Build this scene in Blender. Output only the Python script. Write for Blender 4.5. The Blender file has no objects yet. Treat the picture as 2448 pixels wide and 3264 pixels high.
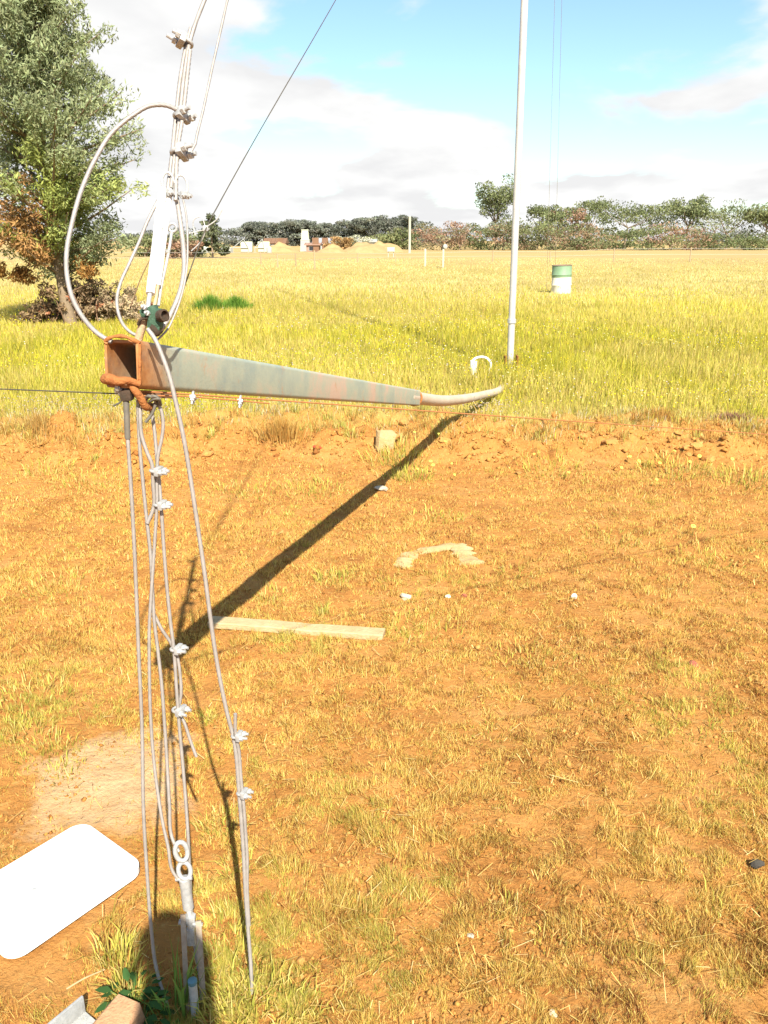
import bpy, bmesh, math, random
import numpy as np
from mathutils import Vector, Matrix

random.seed(11)
rng = np.random.default_rng(7)
scene = bpy.context.scene
col = scene.collection

# ------------------------------------------------------------------ camera
F_PX, CAM_H = 2600.0, 1.6
TILT = math.atan((1632 - 765) / F_PX)
cam_data = bpy.data.cameras.new('camera')
cam_data.sensor_fit = 'VERTICAL'
cam_data.sensor_height = 36.0
cam_data.lens = 36.0 * F_PX / 3264
cam_data.clip_start = 0.02
cam_data.clip_end = 6000
cam = bpy.data.objects.new('camera', cam_data)
cam.location = (0, 0, CAM_H)
cam.rotation_euler = (math.pi / 2 - TILT, 0, 0)
col.objects.link(cam)
scene.camera = cam

FW = np.array([0, math.cos(TILT), -math.sin(TILT)])
UP = np.array([0, math.sin(TILT), math.cos(TILT)])
CP = np.array([0, 0, CAM_H])
def ray(x, y):
    return FW + np.array([1.0, 0, 0]) * (x - 1224) / F_PX - UP * (y - 1632) / F_PX
def gnd(x, y, z=0.0):                 # the point of the level z under a pixel of the photograph
    d = ray(x, y); return CP + d * ((z - CAM_H) / d[2])
def at(x, y, Y):                      # the point at distance Y (metres ahead) under a pixel
    d = ray(x, y); return CP + d * (Y / d[1])

# ------------------------------------------------------------------ light and sky
SUNDIR = ray(634, 2927); SUNDIR = SUNDIR / np.linalg.norm(SUNDIR)
elev = math.asin(-SUNDIR[2]); azim = math.atan2(-SUNDIR[0], -SUNDIR[1])
sd = bpy.data.lights.new('sun', 'SUN')
sd.energy = 4.8; sd.angle = math.radians(0.53); sd.color = (1.0, 0.93, 0.80)
sun = bpy.data.objects.new('sun', sd)
sun.rotation_euler = Vector(SUNDIR).to_track_quat('-Z', 'Y').to_euler()
sun.location = (3, -8, 12)
col.objects.link(sun)

world = bpy.data.worlds.new('World'); scene.world = world
world.use_nodes = True
wn, wl = world.node_tree.nodes, world.node_tree.links
wn.clear()
def WN(t, **k):
    n = wn.new(t)
    for a, b in k.items(): setattr(n, a, b)
    return n
def wmath(op, a, b=None, c=None):
    n = WN('ShaderNodeMath', operation=op)
    for i, v in enumerate((a, b, c)):
        if v is None: continue
        if isinstance(v, (int, float)): n.inputs[i].default_value = v
        else: wl.new(v, n.inputs[i])
    return n.outputs[0]
wout = WN('ShaderNodeOutputWorld'); bg = WN('ShaderNodeBackground')
bg.inputs['Strength'].default_value = 0.09
sky = WN('ShaderNodeTexSky', sky_type='NISHITA')
sky.sun_disc = False; sky.sun_elevation = elev; sky.sun_rotation = azim
sky.altitude = 100; sky.air_density = 1.0; sky.dust_density = 0.6; sky.ozone_density = 1.5
tc = WN('ShaderNodeTexCoord'); sep = WN('ShaderNodeSeparateXYZ')
wl.new(tc.outputs['Generated'], sep.inputs[0])
zz = wmath('MAXIMUM', sep.outputs[2], 0.0)
den = wmath('ADD', zz, 0.17)
px_ = wmath('DIVIDE', sep.outputs[0], den); py_ = wmath('DIVIDE', sep.outputs[1], den)
cmb = WN('ShaderNodeCombineXYZ'); wl.new(px_, cmb.inputs[0]); wl.new(py_, cmb.inputs[1])
cmap = WN('ShaderNodeMapping'); wl.new(cmb.outputs[0], cmap.inputs[0])
CLOUD_LOC = (71.45, 2.55, 0.0)
cmap.inputs['Location'].default_value = CLOUD_LOC
cmap.inputs['Rotation'].default_value = (0, 0, math.radians(-22))
cmap.inputs['Scale'].default_value = (0.7, 0.55, 1)
n1 = WN('ShaderNodeTexNoise'); n1.inputs['Scale'].default_value = 1.35
n1.inputs['Detail'].default_value = 7; n1.inputs['Roughness'].default_value = 0.52
n1.inputs['Distortion'].default_value = 0.25
wl.new(cmap.outputs[0], n1.inputs['Vector'])
# cloud banks close up towards the horizon, as any layer of cloud seen edge-on does
cover = wmath('MULTIPLY_ADD', wmath('POWER', wmath('SUBTRACT', 1.0, zz), 10.0), 0.268, n1.outputs[0])
mr = WN('ShaderNodeMapRange'); mr.interpolation_type = 'SMOOTHSTEP'
wl.new(cover, mr.inputs[0]); mr.inputs[1].default_value = 0.53; mr.inputs[2].default_value = 0.61
mr.inputs[3].default_value = 0.0; mr.inputs[4].default_value = 1.0
n2 = WN('ShaderNodeTexNoise'); n2.inputs['Scale'].default_value = 2.4; n2.inputs['Detail'].default_value = 5
wl.new(cmap.outputs[0], n2.inputs['Vector'])
crp = WN('ShaderNodeValToRGB'); wl.new(n2.outputs[0], crp.inputs[0])
crp.color_ramp.elements[0].position = 0.40; crp.color_ramp.elements[0].color = (4.0, 4.0, 4.02, 1)
crp.color_ramp.elements[1].position = 0.58; crp.color_ramp.elements[1].color = (4.85, 4.85, 4.8, 1)
tint = WN('ShaderNodeMix', data_type='RGBA', blend_type='MULTIPLY'); tint.inputs[0].default_value = 1.0
wl.new(sky.outputs[0], tint.inputs[6]); tint.inputs[7].default_value = (0.85, 0.94, 0.94, 1)
cm = WN('ShaderNodeMix', data_type='RGBA')
wl.new(mr.outputs[0], cm.inputs[0]); wl.new(tint.outputs[2], cm.inputs[6]); wl.new(crp.outputs[0], cm.inputs[7])
wl.new(cm.outputs[2], bg.inputs[0]); wl.new(bg.outputs[0], wout.inputs[0])

scene.view_settings.view_transform = 'Standard'
scene.view_settings.look = 'None'
scene.view_settings.gamma = 1.0
scene.view_settings.use_curve_mapping = False
scene.view_settings.exposure = 1.3
scene.cycles.max_bounces = 6
scene.cycles.transparent_max_bounces = 4
scene.cycles.sample_clamp_indirect = 8.0
scene.cycles.use_denoising = True

# ------------------------------------------------------------------ materials
MATS = {}
def mat(name, color, rough=0.85, metal=0.0, noise=0.0, scale=20.0, color2=None, bump=0.0, bscale=60.0, spec=0.3, coords='Object'):
    m = bpy.data.materials.new(name); m.use_nodes = True
    nt = m.node_tree; N, L = nt.nodes, nt.links
    b = N['Principled BSDF']
    b.inputs['Base Color'].default_value = (*color, 1); b.inputs['Roughness'].default_value = rough
    b.inputs['Metallic'].default_value = metal; b.inputs['Specular IOR Level'].default_value = spec
    t = N.new('ShaderNodeTexCoord')
    if color2 is not None:
        n = N.new('ShaderNodeTexNoise'); n.inputs['Scale'].default_value = scale
        n.inputs['Detail'].default_value = 8; n.inputs['Roughness'].default_value = 0.65
        L.new(t.outputs[coords], n.inputs['Vector'])
        r = N.new('ShaderNodeValToRGB'); L.new(n.outputs[0], r.inputs[0])
        r.color_ramp.elements[0].position = 0.5 - noise; r.color_ramp.elements[0].color = (*color, 1)
        r.color_ramp.elements[1].position = 0.5 + noise; r.color_ramp.elements[1].color = (*color2, 1)
        L.new(r.outputs[0], b.inputs['Base Color'])
    if bump:
        n = N.new('ShaderNodeTexNoise'); n.inputs['Scale'].default_value = bscale
        n.inputs['Detail'].default_value = 6
        L.new(t.outputs[coords], n.inputs['Vector'])
        bp = N.new('ShaderNodeBump'); bp.inputs['Strength'].default_value = bump; bp.inputs['Distance'].default_value = 0.01
        L.new(n.outputs[0], bp.inputs['Height']); L.new(bp.outputs[0], b.inputs['Normal'])
    MATS[name] = m
    return m

def leaf_mat(name, transl=0.3, rough=0.7):
    m = bpy.data.materials.new(name); m.use_nodes = True
    nt = m.node_tree; N, L = nt.nodes, nt.links
    N.remove(N['Principled BSDF'])
    out = N['Material Output']
    a = N.new('ShaderNodeAttribute'); a.attribute_name = 'tint'
    d = N.new('ShaderNodeBsdfDiffuse'); tr = N.new('ShaderNodeBsdfTranslucent'); mx = N.new('ShaderNodeMixShader')
    mx.inputs[0].default_value = transl
    L.new(a.outputs['Color'], d.inputs['Color']); L.new(a.outputs['Color'], tr.inputs['Color'])
    L.new(d.outputs[0], mx.inputs[1]); L.new(tr.outputs[0], mx.inputs[2]); L.new(mx.outputs[0], out.inputs['Surface'])
    MATS[name] = m
    return m
leaf_mat('leaf', 0.30)
leaf_mat('grass', 0.30)
leaf_mat('straw', 0.15)

mat('galvanised', (0.29, 0.295, 0.29), 0.5, 0.25, 0.2, 90, (0.44, 0.44, 0.43), 0.15, 300)
mat('galvanised_dull', (0.34, 0.35, 0.35), 0.6, 0.3, 0.2, 60, (0.55, 0.55, 0.52), 0.2, 300)
mat('rope_steel', (0.36, 0.335, 0.31), 0.5, 0.25, 0.25, 40, (0.24, 0.22, 0.20))
mat('rope_dark', (0.10, 0.095, 0.08), 0.7, 0.2, 0.25, 80, (0.17, 0.15, 0.12))  # darker rope tone for the sleeve and the knotted turns
mat('rust', (0.36, 0.15, 0.045), 0.9, 0.0, 0.2, 45, (0.25, 0.085, 0.025), 0.5, 160)
mat('rust_shaded', (0.26, 0.19, 0.13), 0.8, 0.15, 0.2, 50, (0.36, 0.30, 0.23), 0.3, 200)  # rusty brown of the straps, with the head's shadow put into the colour
mat('pipe_steel', (0.50, 0.45, 0.36), 0.7, 0.1, 0.25, 5, (0.42, 0.33, 0.23), 0.2, 120)
mat('rust_wire', (0.40, 0.17, 0.06), 0.85, 0.1, 0.2, 120, (0.28, 0.11, 0.04))
mat('rust_pale', (0.50, 0.40, 0.27), 0.8, 0.1, 0.2, 9, (0.42, 0.27, 0.15), 0.3, 200)
mat('dark_wire', (0.06, 0.055, 0.045), 0.8, 0.2, 0.2, 100, (0.10, 0.09, 0.07))
mat('white_plastic', (0.80, 0.80, 0.78), 0.5, 0, 0.25, 12, (0.74, 0.74, 0.71), 0.05, 80)
mat('mast_steel', (0.42, 0.42, 0.41), 0.5, 0.25, 0.22, 9, (0.58, 0.56, 0.52), 0.1, 60)
mat('green_iron', (0.028, 0.07, 0.042), 0.75, 0, 0.2, 60, (0.055, 0.11, 0.07), 0.5, 140)
mat('brown_rubber', (0.07, 0.04, 0.025), 0.85, 0, 0.2, 60, (0.035, 0.03, 0.02), 0.3, 140)
mat('weathered_wood', (0.36, 0.245, 0.12), 0.9, 0, 0.22, 22, (0.47, 0.36, 0.20), 0.4, 90)
mat('post_wood', (0.30, 0.22, 0.13), 0.9, 0, 0.25, 8, (0.40, 0.31, 0.19), 0.4, 60)
mat('pale_post', (0.44, 0.43, 0.34), 0.8, 0, 0.25, 4, (0.36, 0.34, 0.26))
mat('concrete', (0.47, 0.36, 0.19), 0.95, 0, 0.2, 18, (0.38, 0.25, 0.10), 0.6, 90)
mat('white_stone', (0.66, 0.62, 0.52), 0.9, 0, 0.2, 40, (0.54, 0.48, 0.36), 0.5, 90)
mat('stone', (0.46, 0.40, 0.29), 0.9, 0, 0.2, 40, (0.38, 0.32, 0.24), 0.5, 90)
mat('dark_stone', (0.035, 0.032, 0.028), 0.9, 0, 0.2, 40, (0.07, 0.06, 0.045), 0.5, 90)
mat('red_stone', (0.33, 0.10, 0.06), 0.9, 0, 0.2, 40, (0.24, 0.08, 0.05), 0.5, 90)
mat('brick_clay', (0.42, 0.24, 0.13), 0.92, 0, 0.2, 60, (0.34, 0.18, 0.09), 0.5, 160)
mat('clod', (0.45, 0.23, 0.065), 0.97, 0, 0.2, 30, (0.38, 0.18, 0.048), 0.8, 90)
mat('bark', (0.16, 0.115, 0.075), 0.95, 0, 0.2, 14, (0.26, 0.20, 0.13), 0.8, 40)
mat('bark_pale', (0.30, 0.24, 0.17), 0.95, 0, 0.2, 2, (0.19, 0.13, 0.09))
mat('twig', (0.15, 0.09, 0.055), 0.95, 0, 0.2, 30, (0.24, 0.15, 0.09))
mat('drum_green', (0.16, 0.27, 0.16), 0.6, 0.1, 0.25, 6, (0.22, 0.32, 0.20), 0.1, 50)
mat('drum_white', (0.62, 0.58, 0.46), 0.6, 0.0, 0.25, 6, (0.72, 0.70, 0.62), 0.1, 50)
mat('drum_rim', (0.25, 0.17, 0.12), 0.7, 0.2, 0.2, 12, (0.17, 0.13, 0.10))
mat('shed_cream', (0.56, 0.58, 0.42), 0.8, 0, 0.25, 1.5, (0.50, 0.52, 0.38))
mat('shed_white', (0.36, 0.37, 0.34), 0.7, 0, 0.25, 1.5, (0.29, 0.30, 0.28))
mat('shed_brown', (0.16, 0.085, 0.05), 0.85, 0, 0.25, 1.0, (0.21, 0.12, 0.07))
mat('shed_pink', (0.32, 0.20, 0.15), 0.85, 0, 0.25, 1.0, (0.27, 0.17, 0.125))
mat('roof_iron', (0.36, 0.37, 0.38), 0.45, 0.4, 0.25, 1.0, (0.50, 0.50, 0.50))
mat('window_dark', (0.03, 0.03, 0.035), 0.2)
mat('stockpile', (0.40, 0.27, 0.13), 0.97, 0, 0.25, 0.9, (0.28, 0.19, 0.08), 0.6, 3)
mat('bolt_blue', (0.10, 0.20, 0.23), 0.6, 0.1)
mat('skin', (0.45, 0.27, 0.19), 0.6)
mat('shirt', (0.10, 0.14, 0.22), 0.9)
mat('trousers', (0.06, 0.06, 0.07), 0.9)
mat('hair', (0.05, 0.03, 0.02), 0.9)
mat('phone_black', (0.02, 0.02, 0.02), 0.3)
mat('flower_yellow', (0.75, 0.62, 0.10), 0.7)
mat('flower_centre', (0.62, 0.42, 0.03), 0.7)
mat('stem_green', (0.14, 0.20, 0.04), 0.8)
mat('litter_red', (0.40, 0.06, 0.03), 0.6)

# ------------------------------------------------------------------ object helpers
ORG = {}
def tag(o, label=None, cat=None, group=None, kind=None):
    if label: o['label'] = label
    if cat: o['category'] = cat
    if group: o['group'] = group
    if kind: o['kind'] = kind
    return o
def empty(name, loc, label, cat, group=None):
    o = bpy.data.objects.new(name, None); o.empty_display_size = 0.1
    o.location = [float(v) for v in loc]; col.objects.link(o)
    ORG[o] = np.array(loc, float)
    return tag(o, label, cat, group)
def frame_of(d, hint=(0, 0, 1)):
    d = np.array(d, float); d /= np.linalg.norm(d)
    h = np.array(hint, float)
    if abs(np.dot(d, h)) > 0.95: h = np.array([1.0, 0, 0])
    a = np.cross(h, d); a /= np.linalg.norm(a); b = np.cross(d, a)
    return a, b, d
def smooth_path(pts, n):
    """Catmull-Rom through pts, resampled evenly with n points."""
    P = np.array(pts, float)
    if len(P) > 2:
        h = np.linalg.norm(np.diff(P, axis=0), axis=1)[:, None]; d = np.diff(P, axis=0) / h
        M = np.vstack([d[:1], (d[:-1] * h[1:] + d[1:] * h[:-1]) / (h[:-1] + h[1:]), d[-1:]])
        t = np.linspace(0, 1, 24, endpoint=False)[:, None]; out = []
        for i in range(len(P) - 1):
            a, b = M[i] * h[i], M[i + 1] * h[i]
            out.append(P[i] * (2 * t ** 3 - 3 * t ** 2 + 1) + a * (t ** 3 - 2 * t ** 2 + t) + P[i + 1] * (3 * t ** 2 - 2 * t ** 3) + b * (t ** 3 - t ** 2))
        P = np.vstack(out + [P[-1:]])
    s = np.concatenate([[0], np.cumsum(np.linalg.norm(np.diff(P, axis=0), axis=1))])
    u = np.linspace(0, s[-1], n)
    return np.stack([np.interp(u, s, P[:, k]) for k in range(3)], 1), s[-1]

class MB:
    def __init__(self): self.v = []; self.f = []; self.n = 0
    def add(self, verts, faces):
        o = self.n
        self.v.append(np.array(verts, float).reshape(-1, 3)); self.n += len(self.v[-1])
        self.f += [tuple(i + o for i in f) for f in faces]
        return self
    def box(self, c, s, R=None):
        s = np.array(s, float) / 2
        p = np.array([[x, y, z] for x in (-1, 1) for y in (-1, 1) for z in (-1, 1)], float) * s
        if R is not None: p = p @ np.array(R).T
        return self.add(p + np.array(c, float), [(0, 1, 3, 2), (4, 6, 7, 5), (0, 4, 5, 1), (2, 3, 7, 6), (0, 2, 6, 4), (1, 5, 7, 3)])
    def bbox(self, c, s, bev, R=None):
        bm = bmesh.new(); bmesh.ops.create_cube(bm, size=1.0)
        bmesh.ops.scale(bm, vec=Vector(s), verts=bm.verts)
        bmesh.ops.bevel(bm, geom=list(bm.edges), offset=bev, segments=2, affect='EDGES', profile=0.6)
        p = np.array([v.co[:] for v in bm.verts]); bm.verts.index_update()
        fs = [tuple(v.index for v in f.verts) for f in bm.faces]; bm.free()
        if R is not None: p = p @ np.array(R).T
        return self.add(p + np.array(c, float), fs)
    def tube(self, pts, rad, sides=10, caps=True, lobes=0, pitch=0.07, depth=0.12, hint=(0, 0, 1)):
        P = np.array(pts, float); n = len(P)
        r = np.full(n, rad) if np.isscalar(rad) else np.array(rad, float)
        T = np.gradient(P, axis=0); T /= np.linalg.norm(T, axis=1)[:, None] + 1e-12
        a, b, _ = frame_of(T[0], hint)
        s = np.concatenate([[0], np.cumsum(np.linalg.norm(np.diff(P, axis=0), axis=1))])
        th = np.arange(sides) * 2 * math.pi / sides
        V = np.empty((n, sides, 3))
        for i in range(n):
            a = a - T[i] * np.dot(a, T[i]); a /= np.linalg.norm(a); b = np.cross(T[i], a)
            rr = r[i]
            if lobes: rr = r[i] * (1 - depth * np.abs(np.sin(lobes * (th - 2 * math.pi * s[i] / pitch) / 2)) ** 0 * (0.5 - 0.5 * np.cos(lobes * (th - 2 * math.pi * s[i] / pitch))))
            V[i] = P[i] + (np.cos(th) * rr)[:, None] * a + (np.sin(th) * rr)[:, None] * b
        f = [(i * sides + j, i * sides + (j + 1) % sides, (i + 1) * sides + (j + 1) % sides, (i + 1) * sides + j) for i in range(n - 1) for j in range(sides)]
        if caps: f += [tuple(range(sides))[::-1], tuple((n - 1) * sides + j for j in range(sides))]
        return self.add(V.reshape(-1, 3), f)
    def cyl(self, p0, p1, r, sides=14, r1=None):
        p0, p1 = np.array(p0, float), np.array(p1, float)
        return self.tube([p0, p1], [r, r if r1 is None else r1], sides)
    def lathe(self, c, axis, prof, sides=20):
        """prof: (radius, height) pairs along axis from c."""
        a, b, d = frame_of(axis); c = np.array(c, float)
        th = np.arange(sides) * 2 * math.pi / sides
        V = []
        for r, h in prof: V.append(c + d * h + (np.cos(th) * r)[:, None] * a + (np.sin(th) * r)[:, None] * b)
        n = len(prof)
        f = [(i * sides + j, i * sides + (j + 1) % sides, (i + 1) * sides + (j + 1) % sides, (i + 1) * sides + j) for i in range(n - 1) for j in range(sides)]
        f += [tuple(range(sides))[::-1], tuple((n - 1) * sides + j for j in range(sides))]
        return self.add(np.vstack(V), f)
    def torus(self, c, nrm, R, r, a0=0, a1=2 * math.pi, n=28, sides=10, stretch=1.0, hint=(0, 0, 1)):
        a, b, _ = frame_of(nrm, hint)
        full = abs(a1 - a0 - 2 * math.pi) < 1e-6
        t = np.linspace(a0, a1, n + 1)
        P = np.array(c, float) + (np.cos(t) * R)[:, None] * a + (np.sin(t) * R * stretch)[:, None] * b
        return self.tube(P, r, sides, caps=not full)
    def prism(self, poly, z0, z1, R=None, o=(0, 0, 0)):
        n = len(poly)
        V = [(x, y, z0) for x, y in poly] + [(x, y, z1) for x, y in poly]
        V = np.array(V, float)
        if R is not None: V = V @ np.array(R).T
        return self.add(V + np.array(o, float), [tuple(range(n))[::-1], tuple(range(n, 2 * n))] + [(i, (i + 1) % n, n + (i + 1) % n, n + i) for i in range(n)])
    def build(self, name, material, parent=None, smooth=True, angle=40, org=None):
        V = np.vstack(self.v)
        if parent is not None: o = ORG[parent]
        elif org is not None: o = np.array(org, float)
        else: o = np.array([V[:, 0].mean(), V[:, 1].mean(), V[:, 2].min()])
        me = bpy.data.meshes.new(name)
        me.from_pydata((V - o).tolist(), [], self.f); me.update()
        if smooth:
            me.polygons.foreach_set('use_smooth', np.ones(len(me.polygons), bool))
            try: me.set_sharp_from_angle(angle=math.radians(angle))
            except Exception: pass
        me.materials.append(MATS[material] if isinstance(material, str) else material)
        ob = bpy.data.objects.new(name, me); col.objects.link(ob); ORG[ob] = o
        if parent is not None: ob.parent = parent
        else: ob.location = [float(k) for k in o]
        return ob
def copy_tree(o, parent=None):
    c = o.copy(); col.objects.link(c); c.parent = parent
    for ch in list(o.children): copy_tree(ch, c)
    return c

def value_noise(x, y, seed=0):
    x = np.asarray(x, float); y = np.asarray(y, float)
    xi, yi = np.floor(x).astype(np.int64), np.floor(y).astype(np.int64)
    fx, fy = x - xi, y - yi
    fx, fy = fx * fx * (3 - 2 * fx), fy * fy * (3 - 2 * fy)
    def h(i, j):
        k = (i * 374761393 + j * 668265263 + seed * 974711) & 0x7fffffff
        k = ((k ^ (k >> 13)) * 1274126177) & 0x7fffffff
        return ((k ^ (k >> 16)) & 0xffff) / 65535.0
    return (h(xi, yi) * (1 - fx) + h(xi + 1, yi) * fx) * (1 - fy) + (h(xi, yi + 1) * (1 - fx) + h(xi + 1, yi + 1) * fx) * fy
def sstep(a, b, x):
    t = np.clip((np.asarray(x, float) - a) / (b - a), 0, 1); return t * t * (3 - 2 * t)

def bank_line(x):                       # where the graded red soil ends and the pasture begins
    return 7.1 + 0.5 * (value_noise(x * 0.9, 0 * x, 3) - 0.5) + 0.40 * (value_noise(x * 2.6, 0 * x + 5, 4) - 0.5)
def ground_z(x, y):
    x = np.asarray(x, float); y = np.asarray(y, float)
    near = 1 - sstep(9, 16, y)
    z = 0.022 * (value_noise(x * 1.3, y * 1.3, 1) - 0.5) + 0.014 * (value_noise(x * 4.5, y * 4.5, 2) - 0.5) + 0.010 * (value_noise(x * 14, y * 14, 9) - 0.5) + 0.011 * (value_noise(x * 31, y * 31, 10) - 0.5) * (y < 9)
    bl = bank_line(x)
    w = sstep(bl - 1.25, bl - 0.75, y) * (1 - sstep(bl - 0.1, bl + 0.5, y))
    lump = value_noise(x * 2.6, y * 3.4, 5) ** 1.5 * 0.13 + np.abs(value_noise(x * 6, y * 7, 6) - 0.5) * 0.16 + value_noise(x * 17, y * 17, 7) ** 2 * 0.055
    z = z + w * lump + 0.05 * sstep(bl - 0.4, bl + 0.3, y)
    return z * near + (1 - near) * 0.05 * (y > 0)

# ------------------------------------------------------------------ ground
def graded(lo, f0, f1, hi, step, grow):
    mid = np.arange(f0, f1 + 1e-6, step); L, R_ = [], []
    s, p = step, f0
    while p > lo: s *= grow; p -= s; L.append(p)
    s, p = step, f1
    while p < hi: s *= grow; p += s; R_.append(p)
    return np.array(L[::-1] + mid.tolist() + R_)
gx = graded(-900, -3.4, 4.2, 900, 0.026, 1.11); gy = graded(-300, 0.9, 8.4, 1500, 0.026, 1.08)
GX, GY = np.meshgrid(gx, gy)
GZ = ground_z(GX, GY)
nv = GX.size; nxg, nyg = len(gx), len(gy)
me = bpy.data.meshes.new('ground')
idx = np.arange(nv).reshape(nyg, nxg)
quads = np.stack([idx[:-1, :-1], idx[:-1, 1:], idx[1:, 1:], idx[1:, :-1]], -1).reshape(-1, 4)
me.vertices.add(nv); me.vertices.foreach_set('co', np.stack([GX, GY, GZ], -1).astype(np.float32).ravel())
me.loops.add(quads.size); me.loops.foreach_set('vertex_index', quads.astype(np.int32).ravel())
me.polygons.add(len(quads)); me.polygons.foreach_set('loop_start', (np.arange(len(quads)) * 4).astype(np.int32))
me.polygons.foreach_set('use_smooth', np.ones(len(quads), bool)); me.update(calc_edges=True)
PALE = gnd(370, 2480)
def ground_material():
    m = bpy.data.materials.new('ground_soil'); m.use_nodes = True
    N, L = m.node_tree.nodes, m.node_tree.links; b = N['Principled BSDF']
    b.inputs['Roughness'].default_value = 0.97; b.inputs['Specular IOR Level'].default_value = 0.1
    g = N.new('ShaderNodeNewGeometry'); sp = N.new('ShaderNodeSeparateXYZ'); L.new(g.outputs['Position'], sp.inputs[0])
    def noise(scale, detail=8, rough=0.6):
        n = N.new('ShaderNodeTexNoise'); n.inputs['Scale'].default_value = scale; n.inputs['Detail'].default_value = detail
        n.inputs['Roughness'].default_value = rough; L.new(g.outputs['Position'], n.inputs['Vector']); return n.outputs[0]
    def ramp(fac, stops):
        r = N.new('ShaderNodeValToRGB'); L.new(fac, r.inputs[0])
        while len(r.color_ramp.elements) < len(stops): r.color_ramp.elements.new(0.5)
        for e, (p, c) in zip(r.color_ramp.elements, stops): e.position = p; e.color = (*c, 1)
        return r.outputs[0]
    def mix(fac, a, c):
        n = N.new('ShaderNodeMix'); n.data_type = 'RGBA'
        if isinstance(fac, float): n.inputs[0].default_value = fac
        else: L.new(fac, n.inputs[0])
        for i, v in ((6, a), (7, c)):
            if isinstance(v, tuple): n.inputs[i].default_value = (*v, 1)
            else: L.new(v, n.inputs[i])
        return n.outputs[2]
    def mrange(v, a, c):
        n = N.new('ShaderNodeMapRange'); n.interpolation_type = 'SMOOTHSTEP'; L.new(v, n.inputs[0])
        n.inputs[1].default_value = a; n.inputs[2].default_value = c; return n.outputs[0]
    def mth(op, a, c):
        n = N.new('ShaderNodeMath'); n.operation = op
        for i, v in enumerate((a, c)):
            if isinstance(v, (int, float)): n.inputs[i].default_value = v
            else: L.new(v, n.inputs[i])
        return n.outputs[0]
    soil = ramp(noise(2.2, 10, 0.7), [(0.30, (0.29, 0.122, 0.031)), (0.50, (0.385, 0.178, 0.047)), (0.72, (0.47, 0.245, 0.080))])
    soil = mix(mrange(noise(38, 5), 0.52, 0.75), soil, (0.44, 0.265, 0.085))
    soil = mix(mrange(noise(90, 4), 0.60, 0.78), soil, (0.24, 0.10, 0.022))
    # the pale cement spill on the bare soil
    vd = N.new('ShaderNodeVectorMath'); vd.operation = 'DISTANCE'; L.new(g.outputs['Position'], vd.inputs[0])
    vd.inputs[1].default_value = (float(PALE[0]), float(PALE[1]), 0)
    edge = mth('ADD', vd.outputs['Value'], mth('MULTIPLY', mth('SUBTRACT', noise(6, 8), 0.5), 0.5))
    pale = mth('SUBTRACT', 1.0, mrange(edge, 0.20, 0.30))
    soil = mix(mth('MULTIPLY', pale, 0.75), soil, ramp(noise(12), [(0.35, (0.48, 0.30, 0.155)), (0.65, (0.55, 0.41, 0.235))]))
    past = ramp(noise(0.35, 8, 0.6), [(0.32, (0.25, 0.20, 0.05)), (0.52, (0.33, 0.255, 0.075)), (0.70, (0.40, 0.30, 0.11))])
    past = mix(mrange(noise(3.0, 6), 0.45, 0.72), past, (0.30, 0.25, 0.05))
    far = ramp(noise(0.05, 6), [(0.35, (0.40, 0.30, 0.12)), (0.60, (0.36, 0.25, 0.11))])
    past = mix(mrange(sp.outputs[1], 35, 75), past, far)
    yy = mth('ADD', sp.outputs[1], mth('MULTIPLY', mth('SUBTRACT', noise(1.6, 6), 0.5), 1.6))
    c = mix(mrange(yy, 6.7, 7.7), soil, past)
    L.new(c, b.inputs['Base Color'])
    bp = N.new('ShaderNodeBump'); bp.inputs['Strength'].default_value = 0.8; bp.inputs['Distance'].default_value = 0.02
    L.new(noise(45, 8, 0.7), bp.inputs['Height']); L.new(bp.outputs[0], b.inputs['Normal'])
    return m
me.materials.append(ground_material())
ground = bpy.data.objects.new('ground', me); col.objects.link(ground)
tag(ground, 'red soil yard running out into a flat yellow pasture', kind='structure')

# ------------------------------------------------------------------ blade and leaf meshes
def raw_mesh(name, V, tris, tint, material, parent=None, loc=None):
    """V (n,3), tris (m,3), tint (n,3): one mesh with a colour for every blade or leaf."""
    me = bpy.data.meshes.new(name)
    me.vertices.add(len(V)); me.vertices.foreach_set('co', V.astype(np.float32).ravel())
    k = tris.shape[1]
    me.loops.add(tris.size); me.loops.foreach_set('vertex_index', tris.astype(np.int32).ravel())
    me.polygons.add(len(tris)); me.polygons.foreach_set('loop_start', (np.arange(len(tris)) * k).astype(np.int32))
    me.update(calc_edges=True)
    ca = me.color_attributes.new('tint', 'FLOAT_COLOR', 'POINT')
    ca.data.foreach_set('color', np.concatenate([tint, np.ones((len(tint), 1))], 1).astype(np.float32).ravel())
    me.materials.append(MATS[material])
    ob = bpy.data.objects.new(name, me); col.objects.link(ob)
    if parent is not None: ob.parent = parent
    if loc is not None: ob.location = [float(v) for v in loc]
    return ob
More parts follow.
